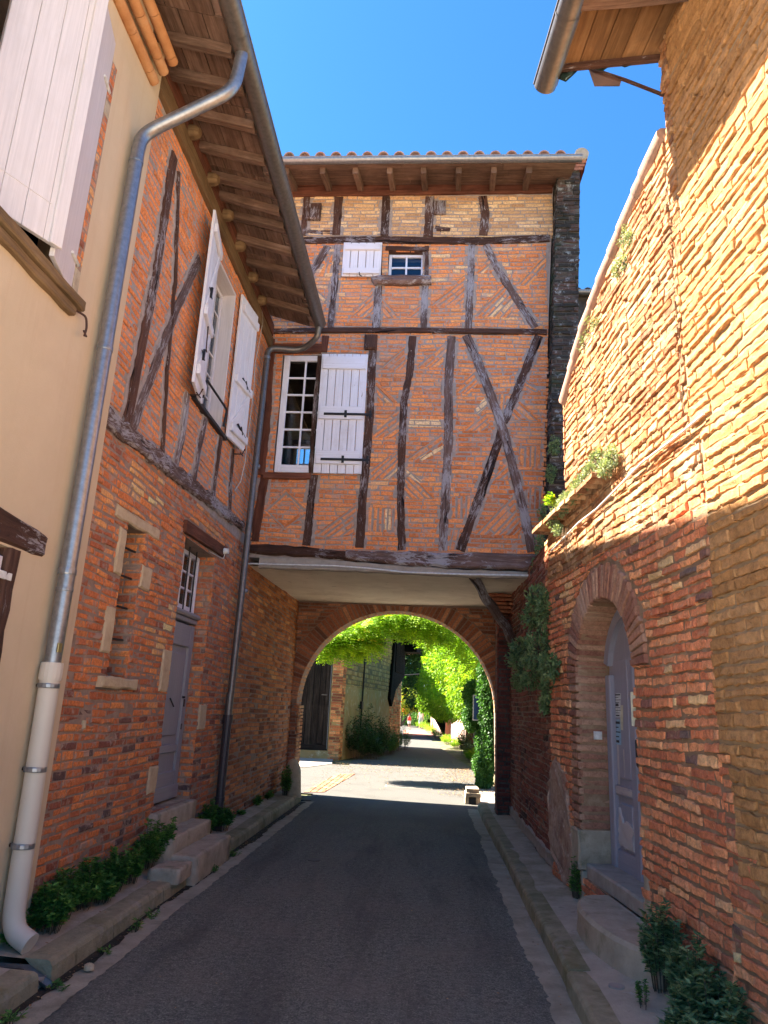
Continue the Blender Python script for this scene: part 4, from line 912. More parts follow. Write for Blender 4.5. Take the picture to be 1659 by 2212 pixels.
# timber prop under the ceiling
a = onz(1022, 1246, 3.43); b = onx(1112, 1386, 1.30)
d = Vector(b)-Vector(a); mb = MB(); rg = random.Random(2); n = 12; rings = []; L = [0]
t = d.normalized(); s1_ = t.cross(Vector((0, 0, 1))).normalized(); s2_ = s1_.cross(t)
for i in range(n+1):
    c = Vector(a)+d*(i/n)+s1_*mnoise.noise((i*.4, 0, 0))*.04; r = lerp(.062, .078, i/n)
    rings.append([c+(s1_*math.cos(k*math.pi/5)+s2_*math.sin(k*math.pi/5))*r*rg.uniform(.88, 1.1) for k in range(10)]); L.append(i*.1)
mb.grid(rings, .6, True, ([i*.08 for i in range(n+1)], [k*.045 for k in range(11)]))
tag(mb.obj('timber_prop', M['timber_grey'], smooth=True), 'rough slanting timber prop between the pale ceiling and the right wall', 'prop')

# ================================================================ ARCH WALL
aw = thing('arch_wall', 'brick wall with a round arch closing the passage under the house', 'arch', (-.6, 13.7, 0))
ac = (-.60, 1.62); AR, AH = 1.845, 1.79
def apt(t, k=0): return (ac[0]+(AR+k)*math.cos(t), ac[1]+(AH+k)*math.sin(t))
hole = [(ac[0]-AR+.05, -.1), (ac[0]+AR+.03, -.1)]+[apt(math.pi*i/24) for i in range(25)]
mb = MB(); wall(mb, FA, [rect(-2.6, 1.4, -.1, 3.56)], [hole], .5, [.5]); mb.obj('wall', M['mortar'], aw)
vs = MB(); rg = random.Random(21); t = .06; ring_out = .31
while t < math.pi-.05:
    dt = rg.uniform(.030, .036); p = [apt(t, .0), apt(t, ring_out), apt(t+dt, ring_out), apt(t+dt, .0)]
    p = [(x, min(y, 3.5)) for x, y in p]
    if abs(area(ccw(p))) > 1e-4: emit(vs, FA, p, rg.uniform(.004, .02), .006, rg, r=rg.random(), jit=.004, seg=.2, ax=(math.cos(t), math.sin(t)))
    t += dt+.010
vs.obj('voussoirs', M['brick_brown'], aw)
ringp = ccw([apt(math.pi*i/24, ring_out+.01) for i in range(25)])
bk = MB(); bricks(bk, FA, [rect(-2.55, 1.35, 1.62, 3.5)], [ringp], L=(.2, .36), h=(0, .014), seed=22, jit=.004)
bricks(bk, FA, [rect(-2.55, ac[0]-AR+.04, 0, 1.62), rect(ac[0]+AR+.04, 1.35, 0, 1.62)], [], L=(.12, .3), h=(0, .02), seed=23, jit=.004); bk.obj('bricks', M['brick_brown'], aw)
# bricks of the intrados
bk = MB(); rg = random.Random(24); t = .0
while t < math.pi:
    p0, p1 = apt(t), apt(t+.034); y = 13.7
    nrm = Vector((ac[0]-p0[0], 0, ac[1]-p0[1])).normalized(); fr = Frame((p0[0], 13.7, p0[1]), (0, 1, 0), nrm, (p1[0]-p0[0], 0, p1[1]-p0[1])); 
    for u0, u1 in ((0, .24), (.255, .5)): emit(bk, fr, rect(u0, u1, .1, .8), rg.uniform(.0, .01), .003, rg, jit=.002, r=rg.random(), base=-.01, seg=.5)
    t += .043
for sx, nx in ((ac[0]-AR+.05, 1), (ac[0]+AR+.03, -1)):
    bricks(bk, Frame((sx, 13.7, 0), (0, 1, 0), (nx, 0, 0)), [rect(0, .5, .1, 1.6)], L=(.15, .26), h=(0, .01), seed=25)
bk.obj('intrados_bricks', M['brick_pale_sun'], aw)
# pier standing in front of the arch on the right, with corbelled top
pr = thing('corbelled_pier', 'dark red brick pier with stepped corbels in front of the right arch foot', 'pier', (1.2, 11.85, 0))
mb = MB(); box(mb, 1.09, 1.34, 11.85, 12.2, -.05, 3.15); mb.obj('core', M['mortar_d'], pr)
bk = MB(); Fp = Frame((0, 11.85, 0), (1, 0, 0), (0, -1, 0)); bricks(bk, Fp, [rect(1.085, 1.33, .1, 3.15)], L=(.12, .24), h=(.0, .012), seed=26)
bricks(bk, Frame((1.09, 0, 0), (0, -1, 0), (-1, 0, 0)), [rect(-12.2, -11.84, .1, 3.15)], L=(.2, .3), seed=27)
bk.obj('bricks', brickmat('pier_brick', [(0, (.09, .035, .03)), (.5, (.17, .05, .04)), (1, (.24, .08, .055))], st=[(3, .5, .7, (.08, .04, .035), .6)]), pr)
rg = random.Random(28)
for i in range(6):
    mb = MB(); emit(mb, Frame((0, 0, 3.16+i*.062), (1, 0, 0), (0, 0, 1), (0, 1, 0)), rect(1.03-.03*i, 1.34, 11.6-.02*i, 12.1), .05, .008, rg, base=0, jit=.008); mb.obj('corbel', M['brick_brown'], pr)

# guard stone at the left arch foot
gs = MB(); rg = random.Random(5); rings = []
base = onz(632, 1716, .12)
for i in range(17):
    t = 1-(1-i/16)**1.5; r = .14*math.sqrt(max(0, 1-max(0, (t-.62)/.38)**2))*lerp(1.05, .9, t)+.002
    rings.append([(base.x-.03*t+r*math.cos(k*math.pi/7), base.y+r*math.sin(k*math.pi/7)*1.1, .08+.62*t) for k in range(14)])
gs.grid(rings, .5, True); gs.face(rings[-1]); tag(gs.obj('guard_stone', M['lime'], smooth=True), 'rounded pale guard stone at the left foot of the arch', 'guard stone')

# ================================================================ TALL MOSSY PIER beside the facade
tp = thing('mossy_pier', 'tall blackened mossy brick pier with a rounded cap right of the timbered house', 'pier', (1.8, 9.6, 0))
fy = 9.42; Ft = Frame((0, fy, 0), (1, 0, 0), (0, -1, 0))
pa, pb_, pc_, pd = Ft.px(1181, 1180), Ft.px(1240, 1180), Ft.px(1253, 372), Ft.px(1205, 380)
PT = pc_[1]; ol = [(pa[0]-.03, 2.9), (pb_[0]-.02, 2.9), pc_, (pd[0], PT)]
mb = MB(); wall(mb, Ft, [ol], [], .6); mb.obj('core', M['mortar_d'], tp)
bk = MB(); bricks(bk, Ft, [ol], [], L=(.14, .34), h=(.0, .03), jit=.007, seed=35, tilt=.004, warp=.03, rf=lambda rg, u, v: max(0, min(1, rg.random()*.7+.04*(v-4))))
sd = (Vector((pd[0], 0, PT))-Vector((pa[0]-.03, 0, 2.9))).normalized()
Fs = Frame((pa[0]-.03, fy, 2.9), (0, -1, 0), (-1, 0, .04), sd); bricks(bk, Fs, [rect(-.27, 0, 0, PT-2.92)], L=(.1, .25), h=(0, .02), seed=36)
bk.obj('bricks', M['brick_dark'], tp)
mb = MB(); rg = random.Random(3)
for i, (z, xa, xb) in enumerate(((PT, pc_[0]-.14, pc_[0]+.03), (PT+.065, pc_[0]-.16, pc_[0]+.06), (PT+.13, pc_[0]-.14, pc_[0]+.09), (PT+.195, pc_[0]-.12, pc_[0]+.10))): emit(mb, Frame((0, 0, z), (1, 0, 0), (0, 0, 1), (0, 1, 0)), rect(xa, xb, fy-.05, fy+.5), .055, .01, rg, base=0, jit=.006)
mb.obj('cap_bricks', M['brick_brown'], tp)
mb = MB(); tube(mb, [(pc_[0]+.02, fy-.08, PT+.28), (pc_[0]+.02, fy+.5, PT+.28)], .105, 16); mb.obj('round_cap', M['stone'], tp, smooth=True)

# ================================================================ RIGHT: old brick wall and house
rh = thing('brick_wall', 'sunlit old brick wall on the right with an arched lilac door', 'wall', (1.5, 5, 0))
top = [FR.px(*p) for p in ((1220, 870), (1245, 775), (1262, 715), (1300, 612), (1345, 500), (1395, 380), (1435, 290))]
S_END = .35   # end of the upper part
dh = archpoly(.72, 2.05, .30, 1.97, 2.58); dring = ccw([(1.385+(.665+.31)*math.cos(math.pi*i/16), 1.97+(.61+.30)*math.sin(math.pi*i/16)) for i in range(17)])
sS = 3.12     # corner of the taller house
lowp = rect(-.22, 5.6, -.1, 3.5)
up1 = [(top[0][0]-.05, 3.5), (sS, 3.5)]+[(sS, top[-1][1])]+[(p[0], p[1]) for p in reversed(top[:-1])]
tall = rect(sS, 5.6, 3.5, 6.75)
outl = [lowp]
for a, b in zip(top[:-1], top[1:]):
    outl.append([(a[0], 3.5), (min(b[0], sS), 3.5), (min(b[0], sS), b[1]), (a[0], a[1])])
outl.append(tall)
mb = MB(); wall(mb, FR, outl, [dh], .45, [.40]); mb.obj('wall_core', M['mortar_o'], rh)
kw = dict(ch=.064, joint=.018, h=(.003, .021), bev=.0055, jit=.0065, tilt=.005, warp=.035, seg=.04)
def rr_(rg, u, v):
    r = rg.random()*.75+.15+.25*mnoise.noise((u*.9, v*1.2, 5))
    if rg.random() < .05: r = rg.uniform(0, .06)
    return max(0, min(1, r))
SW = 3.22     # seam of the limewashed part
hc = [dh, dring]
quo = [rect(.50, .72, .30, .66)]
patch = ccw([(-.35, .95), (-.1, 1.22), (.28, 1.10), (.45, .6), (.56, .14), (.2, .14), (-.3, .3)])
bk = MB(); bricks(bk, FR, [rect(-.22, 3.24, .13, 2.3), rect(-.22, 3.30, 2.3, 2.95)], hc+quo+[patch]+[rect(.5, .72, .66, 2.0)], seed=51, L=(.13, .30), rf=rr_, **kw)
bricks(bk, FR, [rect(3.24, 5.5, .0, .70), rect(3.24, 3.54, .70, .96), rect(4.41, 5.5, .7, .86), rect(3.24, 3.35, .96, 1.45)], [], seed=52, L=(.16, .32), rf=rr_, **kw); bk.obj('lower_bricks', M['brick_old'], rh)
bk = MB(); kw2 = {**kw, 'h': (.005, .024), 'vj': .7, 'rv_': .2}  # above the shadow line: own palette, part limewash, part painted sun tone
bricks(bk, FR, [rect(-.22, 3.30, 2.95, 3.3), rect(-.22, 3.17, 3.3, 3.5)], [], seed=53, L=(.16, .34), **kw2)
bricks(bk, FR, [ccw(o) for o in outl[1:-1]]+[rect(sS, 3.17, 3.5, 4.6), rect(sS, 3.24, 4.6, 6.7)], [], seed=54, L=(.16, .34), **kw2); bk.obj('upper_bricks', M['brick_pale_sun'], rh)
bk = MB(); bands = [(.70, .96, 3.55, 4.4), (.86, 1.45, 3.36, 5.5), (1.45, 2.3, 3.25, 5.5), (2.3, 3.3, 3.31, 5.5), (3.3, 4.6, 3.18, 5.5), (4.6, 6.7, 3.25, 5.5)]
bricks(bk, FR, [rect(b_[2], b_[3], b_[0], b_[1]) for b_ in bands], [], seed=55, L=(.18, .36), **{**kw2, 'ch': .072, 'joint': .018, 'bev': .006, 'warp': .035, 'vj': .5, 'h': (.010, .026)}); bk.obj('limewashed_bricks', M['brick_wash'], rh)
mb = MB(); wall(mb, Frame(FR.o+FR.n*.004, FR.u, FR.n), [rect(b_[2]-.01, b_[3], b_[0], b_[1]) for b_ in bands], [], .01, back=False); mb.obj('limewash_ground', plainmat('limewash', (.31, .205, .115), (.41, .28, .155), 8, st=[(3, .5, .7, (.38, .2, .1), .5)], bd=.02, bs=30), rh)
# jamb of the door: alternating splayed courses on the far side, arch ring, base stone
bk = MB(); rg = random.Random(57); v = .68
while v < 1.97:
    h_ = rg.uniform(.048, .056); emit(bk, FR, rect(.50+rg.uniform(0, .04), .725, v, v+h_), rg.uniform(.02, .032), .010, rg, jit=.006, r=rg.random(), seg=.06)
    Fj = Frame(FR.p(.72, 0, 0), -FR.n, FR.u); emit(bk, Fj, rect(-.025, .26, v, v+h_), rg.uniform(.0, .012), .008, rg, jit=.005, r=rg.random(), seg=.08); v += h_+.020
v = .68
t = .02
while t < math.pi:
    dt = rg.uniform(.062, .072); c = (1.385, 1.97)
    pp = [(c[0]+(.665+k)*math.cos(q), c[1]+(.61+k)*math.sin(q)) for k, q in ((0, t), (rg.uniform(.24, .29), t), (rg.uniform(.24, .29), t+dt), (0, t+dt))]
    rr2 = rg.random(); emit(bk, FR, pp, rg.uniform(.022, .034), .008, rg, jit=.004, r=rr2, seg=.09, ax=(math.cos(t), math.sin(t)))
    p0 = (c[0]+.665*math.cos(t), c[1]+.61*math.sin(t)); p1 = (c[0]+.665*math.cos(t+dt), c[1]+.61*math.sin(t+dt)); nn = (FR.u*(c[0]-p0[0])+Vector((0, 0, 1))*(c[1]-p0[1])).normalized()
    fr = Frame(FR.p(*p0), -FR.n, nn, FR.u*(p1[0]-p0[0])+Vector((0, 0, 1))*(p1[1]-p0[1])); emit(bk, fr, rect(-.02, .26, .0, 1.0), rg.uniform(.0, .01), .003, rg, jit=.004, r=rr2, seg=.5, base=-.01)
    t += dt+.018
bk.obj('arch_ring', brickmat('arch_ring_brick', [(0, (.24, .1, .07)), (.5, (.36, .18, .115)), (1, (.45, .27, .18))], st=[(3, .5, .7, (.4, .26, .18), .6)], bd=.006, fine=40), rh)
mb = MB(); emit(mb, FR, rect(.50, .74, .36, .67), .035, .015, rg, jit=.006); emit(mb, Frame(FR.p(.72, 0, 0), -FR.n, FR.u), rect(-.04, .27, .36, .67), .012, .01, rg); mb.obj('jamb_stone', M['stone'], rh)
mb = MB(); emit(mb, FR, rect(.52, .76, .12, .35), .02, .015, rg, jit=.01); emit(mb, FR, rect(2.06, 2.16, .12, .62), .012, .012, rg, jit=.01); mb.obj('jamb_foot', M['stone'], rh)
mb = MB(); emit(mb, FR, patch, .016, .02, rg, jit=.028, seg=.045); mb.obj('render_patch', M['rough_render'], rh)
bk = MB(); bricks(bk, Frame(FR.p(-.22, 0, 0), (0, 1, 0), (-1, 0, 0)), [rect(0, .25, 2.9, 3.5)], L=(.1, .3), seed=61); 
Fe = Frame(FR.p(top[0][0], 0, 0), FR.n, -FR.u); bricks(bk, Fe, [rect(-.44, .02, 3.5, 4.75)], L=(.12, .3), h=(.0, .02), seed=62, warp=.02)
bk.obj('end_bricks', M['brick_old'], rh)
# far stretch of the same wall under the house
mb = MB(); wall(mb, FRF, [rect(-13.8, -7.5, -.1, 3.5)], [], .4); mb.obj('far_wall', M['mortar'], rh)
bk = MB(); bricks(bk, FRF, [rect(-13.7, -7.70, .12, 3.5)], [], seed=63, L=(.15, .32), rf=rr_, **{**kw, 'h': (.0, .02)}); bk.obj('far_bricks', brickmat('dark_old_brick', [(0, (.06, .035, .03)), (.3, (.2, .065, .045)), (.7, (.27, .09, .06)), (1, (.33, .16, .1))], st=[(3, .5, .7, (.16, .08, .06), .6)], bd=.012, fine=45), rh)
mb = MB(); beam_on(mb, FRF, [(-13.6, .19), (-7.6, .20)], .15, -.05, .03, .015, .02, seed=3); mb.obj('plinth', M['cement'], rh)
# ledge of bricks and tile coping down the wall top
rg = random.Random(71); mb = MB(); u = -.30
FQ = Frame(FR.o, FR.u, (0, 0, 1), FR.n)
while u < 1.72:
    l = rg.uniform(.12, .2); emit(mb, Frame(FR.o+Vector((0, 0, 3.53)), FR.u, (0, 0, 1), FR.n), rect(u, u+l-.006, -.05, .16+rg.uniform(-.01, .01)), .045, .008, rg, base=0, jit=.004, r=rg.random()); 
    u += l
mb.obj('ledge', M['brick_pale_sun'], rh)
mb = MB()
for i, (a, b) in enumerate(zip(top[:-1], top[1:])):
    L = math.dist(a, b); k = 0
    while k < L-.02:
        l = min(rg.uniform(.28, .4), L-k); p = [lerp(a[j], b[j], k/L) for j in (0, 1)]; q = [lerp(a[j], b[j], (k+l-.01)/L) for j in (0, 1)]
        tube(mb, [FR.p(p[0], p[1]+.01, -.02), FR.p(q[0], q[1]+.01, -.02)], [.085, .075], 10, rg.random()); k += l
mb.obj('coping_tiles', M['tile'], rh, smooth=True)
mb = MB()
rr3 = [FR.p(3.1, 4.9+.0, .0), FR.p(3.1, 4.9, .0)]
ppts = [(1420, 560), (1522, 905)]
cc = [FR.px(*p) for p in ((1536, 895), (1475, 945), (1400, 1000), (1350, 1050), (1300, 1100), (1260, 1130), (1200, 1190))]
tube(mb, [FR.p(*c, .045) for c in cc], .009, 6); tag(mb.obj('wall_cable', M['whitep'], smooth=True), 'thin pale cable running down across the sunlit right wall', 'cable')
# door
dr = MB(); D0 = -.28
def archboard(mb, fr, u0, u1, v0, d0, d1, n=6, r=.5, top_=lambda u: 0):
    """leaf with an arched head following top_(u)"""
    us = [lerp(u0, u1, i/n) for i in range(n+1)]
    fpts = [(u0, v0), (u1, v0)]+[(u, top_(u)) for u in reversed(us)]
    mb.face([fr.p(*q, d1) for q in fpts], r, [(q[1], q[0]) for q in fpts])
    for i in range(len(fpts)):
        a, b = fpts[i], fpts[(i+1) % len(fpts)]; mb.face([fr.p(*a, d0), fr.p(*b, d0), fr.p(*b, d1), fr.p(*a, d1)], r, [(a[1], 0), (b[1], 0), (b[1], .02), (a[1], .02)])
def ht(u, k=0): x = (u-1.385)/(.665-k); return 1.97+(.61-k)*math.sqrt(max(0, 1-min(1, x*x)))
archboard(dr, FR, .74, 1.40, .415, D0-.05, D0, 8, .5, lambda u: ht(u, .01))
fbox(dr, FR, .74, .86, .36, 1.98, D0+.001, D0+.045, .012, .6); fbox(dr, FR, 1.27, 1.395, .36, 2.35, D0+.001, D0+.04, .012, .4)
fbox(dr, FR, .862, 1.268, .36, .56, D0+.001, D0+.03, .008, .5); fbox(dr, FR, .862, 1.268, .98, 1.06, D0+.001, D0+.028, .01, .5); fbox(dr, FR, .93, 1.20, .63, .93, D0+.001, D0+.018, .012, .55); fbox(dr, FR, .93, 1.20, 1.12, 2.1, D0+.001, D0+.014, .012, .5)
d1o = dr.obj('door_leaf', M['lilac'], rh)
bp = MB(); fbox(bp, FR, .905, .945, 1.07, 1.42, D0+.0145, D0+.0165, 0, .5); emit(bp, FR, [(.90, .60), (1.22, .58), (1.24, .74), (1.12, .80), (1.02, .78), (.93, .90)], D0+.031, .002, rg, base=D0, jit=.012, seg=.04)
fbox(bp, FR, .88, 1.25, 1.0, 1.058, D0+.0285, D0+.031, 0, .3); fbox(bp, FR, 1.05, 1.07, 1.14, 1.36, D0+.0145, D0+.017, 0, .5); bp.obj('bare_wood', M['bare'], d1o)
dr = MB(); archboard(dr, FR, 1.42, 2.03, .415, D0-.06, D0-.01, 8, .5, lambda u: ht(u, .01))
for a_, b_ in ((.42, .80), (.81, 1.02), (1.03, 1.12)): fbox(dr, FR, 1.44, 2.0, a_, b_, D0-.009, D0+.012, .008, .5)
fbox(dr, FR, 1.43, 1.56, 1.13, 2.3, D0-.009, D0+.02, .01, .4)
d2o = dr.obj('door_leaf', M['lilac'], rh)
h = MB(); tube(h, bend([FR.p(1.50, 1.46, D0+.02), FR.p(1.50, 1.46, D0+.07), FR.p(1.50, 1.25, D0+.07), FR.p(1.50, 1.25, D0+.02)], 4, .03), .014, 8); fbox(h, FR, 1.475, 1.52, 1.10, 1.17, D0+.02, D0+.028, .003); h.obj('handle', M['iron'], d2o, smooth=False)
h = MB(); tube(h, [FR.p(1.50, .97, D0+.012), FR.p(1.50, .97, D0+.035)], .03, 10); h.obj('rusty_lock', M['rust'], d2o)
hd = MB(); rr0 = []
for i in range(13):
    q = math.pi*(.06+.88*i/12); rr0.append((1.385+.61*math.cos(q), 1.97+.555*math.sin(q)))
for a, b in zip(rr0[:-1], rr0[1:]): fstrip(hd, FR, a, b, .10, D0+.001, D0+.05, .5)
hd.obj('arched_head', M['lilac'], rh)
room(rh, FR, .70, 2.07, .2, 2.6, -.42, 1.0)
# notices stuck on the door
def notice(name, lab, pts, mat, lines, rows):
    mb = MB(); c = [FR.px(*p, D0+.016) for p in pts]; c = ccw(c); mb.face([FR.p(*k, D0+.018) for k in c]); 
    o = mb.obj(name, M[mat]); tag(o, lab, 'notice', 'notices on the lilac door')
    if lines:
        l = MB(); b = bb(c)
        for i in range(rows):
            v = lerp(b[3], b[1], (i+.7)/(rows+.4)); hh_ = (b[3]-b[1])/rows*.22*(2.2 if i in (0, rows-1) else 1)
            fbox(l, FR, b[0]+.012, b[0]+(b[2]-b[0])*random.Random(i).uniform(.55, .92), v-hh_/2, v+hh_/2, D0+.0185, D0+.0195)
        if rows > 6: fbox(l, FR, b[0]+.02, b[0]+(b[2]-b[0])*.55, lerp(b[3], b[1], .55), lerp(b[3], b[1], .43), D0+.0198, D0+.0205)
        l.obj('printed_lines', M['ink'], o)
cD = lambda x, y: ((2230+x*300/664)/1.736, (2450+y*300/664)/1.736)
notice('notice', 'topmost pale green notice with dark printed lines on the lilac door', [cD(178, 330), cD(220, 332), cD(215, 532), cD(176, 530)], 'paper', True, 9)
notice('notice', 'narrow yellowish paper strip beside the other notices on the lilac door', [cD(217, 430), cD(238, 432), cD(238, 640), cD(214, 632)], 'paper_y', False, 0)
notice('notice', 'pale blue notice lowest on the lilac door', [cD(182, 548), cD(216, 550), cD(224, 762), cD(180, 755)], 'paper_b', True, 5)
mb = MB(); Fj = Frame(FR.p(.72, 0, 0), -FR.n, FR.u); fbox(mb, Fj, .12, .19, 1.42, 1.49, .012, .04, .006); o = mb.obj('doorbell', M['whitep']); tag(o, 'small cream doorbell box on the brick jamb left of the lilac door', 'doorbell')
mb = MB(); fbox(mb, FR, 2.01, 2.022, 1.56, 1.80, -.02, .022, .002); o = mb.obj('white_plate', M['paper_y']); tag(o, 'narrow white plate on the near edge of the lilac door opening', 'plate')
# curved step
st = MB(); rg = random.Random(3)
def arc(z, ins, n=18):
    out = []
    for i in range(n+1):
        t = math.pi*i/n; s_ = 2.03-(.72-ins)*math.cos(t); d_ = (.35-ins)*math.sin(t)**.65+.02
        out.append(FR.p(s_, z, d_)+Vector((mnoise.noise((s_*3, z*5, 0))*.012, 0, 0)))
    return out
st.grid([arc(.08, -.012), arc(.2, 0), arc(.275, .0), arc(.30, .02)], .5)
topa = arc(.30, .02); back_ = [FR.p(lerp(1.33, 2.73, i/18), .30, -.1) for i in range(19)]; st.grid([topa, back_], .5)
o = st.obj('curved_step', M['stone'], smooth=False); tag(o, 'half round worn stone step in front of the lilac door', 'step')
mb = MB(); fbox(mb, FR, .70, 2.1, .12, .41, -.36, -.02, .015, .5); tag(mb.obj('door_sill', M['cement']), 'dark mossy raised sill block directly under the lilac door', 'sill')

# eave of the right house
re = thing('house_roof', 'tiled eave with boards tinted by orange bounce light and a zinc gutter at the top right corner', 'roof', (1.3, 4.4, 6.4))
fu = FR.u
Fg = Frame(FR.o+Vector((0, 0, 6.34)), FR.u, (0, 0, -1), FR.n*1+Vector((0, 0, 0)))
FSo = Frame(FR.o+FR.n*.74+Vector((0, 0, 6.33)), FR.u, (0, 0, -1), -FR.n+Vector((0, 0, .22)))
mb = MB(); rg = random.Random(31)
for k in range(5):
    u = 3.04
    while u < 5.7: l = rg.uniform(.9, 1.6); fbox(mb, FSo, u, u+l-.004, k*.16-.02, k*.16+.135, -.03, -.0-rg.uniform(0, .004), 0, rg.random()); u += l
mb.obj('roof_boards', M['soffit_bounce'], re)
for i, u in enumerate((3.62, 4.3, 5.0, 5.6)):
    mb = MB(); beam_on(mb, FSo, [(u, -.02), (u, .8)], .1, 0, .11, .004, .01, seed=i, step=.2); mb.obj('rafter', M['soffit'], re)
mb = MB(); beam_on(mb, FSo, [(3.05, -.02), (3.05, .80)], .035, -.03, .05, .002, .004, seed=8, step=.2); mb.obj('verge_board', M['timber'], re)
mb = MB(); a = FSo.p(3.0, -.16, -.06); b = FSo.p(5.8, -.16, -.06); c = FSo.p(5.8, 4.5, -.06); d = FSo.p(3.0, 4.5, -.06); mb.face([a, b, c, d]); u = 3.1
mb.face([FSo.p(3.0, -.16, -.05), FSo.p(3.0, 4.5, -.05), FSo.p(5.8, 4.5, -.05), FSo.p(5.8, -.16, -.05)])
while u < 5.7: canal(mb, FSo.p(u, -.1, -.07), FSo.p(u, 2.4, -.07), .085, 6, 1, .015, rg.random()); u += .2
mb.obj('roof_tiles', M['tile'], re)
mb = MB(); gutter(mb, FSo.p(2.93, -.09, .045), FSo.p(5.8, -.09, .045), .085); mb.obj('gutter', M['zinc_d'], re, smooth=True)
mb = MB(); rings = []
for j, dz in enumerate((0, .05, .09)):
    rings.append([FSo.p(3.0+.02*j, lerp(-.02, .78, i/14), -.04+dz*(1+.8*mnoise.noise((i*.6, 0, 0)))+(.06 if j and i < 3 else 0)) for i in range(15)])
mb.grid(rings); mb.obj('green_felt', M['green_felt'], re)
mb = MB(); qa = FR.px(1436, 206, 0); qb = FR.px(1270, 146, .5); a = FR.p(*qa, 0); b = FR.p(*qb, .5); tube(mb, [a, lerp(a, b, .5)+Vector((0, 0, .01)), b], .014, 5)
mb.face([b, lerp(b, a, .45), lerp(b, a, .42)-Vector((0, 0, .07)), lerp(b, a, .08)-Vector((0, 0, .16))]); mb.face([lerp(b, a, .08)-Vector((0, .006, .16)), lerp(b, a, .42)-Vector((0, .006, .07)), lerp(b, a, .45)-Vector((0, .006, 0)), b-Vector((0, .006, 0))])
mb.obj('dangling_lath', M['timber'], re)
mb = MB(); box(mb, 2.15, 8, 2.0, 4.3, 0, 6.2); box(mb, 2.1, 7, 4.3, 8.8, 0, 3.2); mb.obj('rear_wall', M['mortar'], rh)

# dark roof beyond the wall
fr_ = thing('shed_roof', 'small dark tiled roof with a zinc gutter showing between the mossy pier and the sunlit wall', 'roof', (3.2, 13, 6))
P_ = [ony(1235, 640, 13.0), ony(1302, 650, 13.0), ony(1302, 628, 13.0), ony(1235, 622, 13.0)]
z0 = P_[0].z; x0 = P_[0].x-.5; x1 = P_[1].x+2
mb = MB(); 
for i in range(12): canal(mb, (x0+i*.2, 12.9, z0+.05), (x0+i*.2, 15.5, z0+.35), .09, 6, 1, .015, .1)
box(mb, x0, x1, 12.9, 15.5, z0-.0, z0+.03); mb.obj('roof_tiles', M['mortar_d'], fr_)
mb = MB(); gutter(mb, (x0, 12.82, z0+.0), (x1, 12.82, z0-.02), .06); mb.obj('gutter', M['zinc'], fr_, smooth=True)
mb = MB(); box(mb, x0, x1, 13.0, 15.4, 2.5, z0-.02); mb.obj('wall', M['mortar_d'], fr_)

# ================================================================ RAIN PIPES
def pipe(name, label, pts, rad, mat, collars, parent=None):
    t = thing(name, label, 'pipe', pts[-1])
    mb = MB(); tube(mb, bend(pts, 7, .14), rad, 18); mb.obj('pipe', M[mat], t, smooth=True)
    for c, mt, r2, hh_ in collars:
        m2 = MB(); d = Vector((0, 0, 1)); tube(m2, [Vector(c)-d*hh_/2, Vector(c)-d*hh_*.3, Vector(c)+d*hh_*.3, Vector(c)+d*hh_/2], [r2*.97, r2, r2, r2*.97], 18); m2.obj('collar', M[mt], t, smooth=False)
    return t
xp = -2.425; top_ = onx(302, 300, xp); mid = onx(112, 1440, xp); low = onx(12, 2060, xp)
yy = (top_.y+mid.y)/2
gx = onx(508, 178, -1.80)
pl = pipe('zinc_rain_pipe', 'big zinc rain pipe with a swan neck in front of the cream and brick houses', [(-1.72, onx(505, 195, -1.74).y+.03, 6.86), tuple(onx(505, 195, -1.74)), (xp, top_.y+.02, top_.z+.06), (xp, top_.y, top_.z-.15), (xp, mid.y, mid.z-.1)], .052, 'zinc',
     [((xp, mid.y, mid.z+.62), 'zinc', .060, .04), ((xp, mid.y, mid.z+.5), 'zinc', .057, .025), ((xp, lerp(top_.y, mid.y, .45), lerp(top_.z, mid.z, .45)), 'zinc', .058, .04), ((xp, top_.y, top_.z-.22), 'zinc', .057, .03)])
m2 = MB(); fbox(m2, Frame((xp, mid.y, mid.z+.12), (0, 1, 0), (1, -.6, 0)), -.025, .025, -.03, .03, .045, .06, .003); m2.obj('joint_plate', simple('brass', (.5, .38, .16), .3, .6), pl)
low.z = .19
pb = pipe('cream_rain_pipe', 'thick cream plastic lower rain pipe ending in a shoe on the left pavement', [(xp, mid.y, mid.z), (xp, low.y+.02, .24), (xp+.14, low.y+.0, .175)], .062, 'plastic',
     [((xp, mid.y, mid.z-.03), 'plastic', .070, .11), ((xp, mid.y, mid.z-.12), 'zinc', .068, .03), ((xp, lerp(mid.y, low.y, .38), lerp(mid.z, .2, .40)), 'zinc', .068, .03), ((xp, lerp(mid.y, low.y, .66), lerp(mid.z, .2, .68)), 'zinc', .068, .03)])
m2 = MB()
for z in (mid.z-.12, lerp(mid.z, .2, .40), lerp(mid.z, .2, .68)): tube(m2, [(xp, mid.y, z), (-2.52, mid.y, z)], .012, 6)
m2.obj('bracket', M['rust'], pb)
cx_ = -2.44; ct = onx(577, 770, cx_); cb = onx(470, 1775, cx_)
c1 = onx(500, 1480, cx_)
pc = pipe('corner_rain_pipe', 'slimmer dark rain pipe in the corner between the brick house and the timbered house', [(-1.72, 9.16, 6.84), (-1.74, 9.2, 6.68), (-2.0, 9.38, 6.58), (cx_, ct.y, 6.52), (cx_, ct.y, 6.3), (cx_, cb.y, 1.0)], .043, 'zinc_d',
     [((cx_, ct.y, z), 'zinc', .051, .04) for z in (6.36, 4.72, 3.0)])
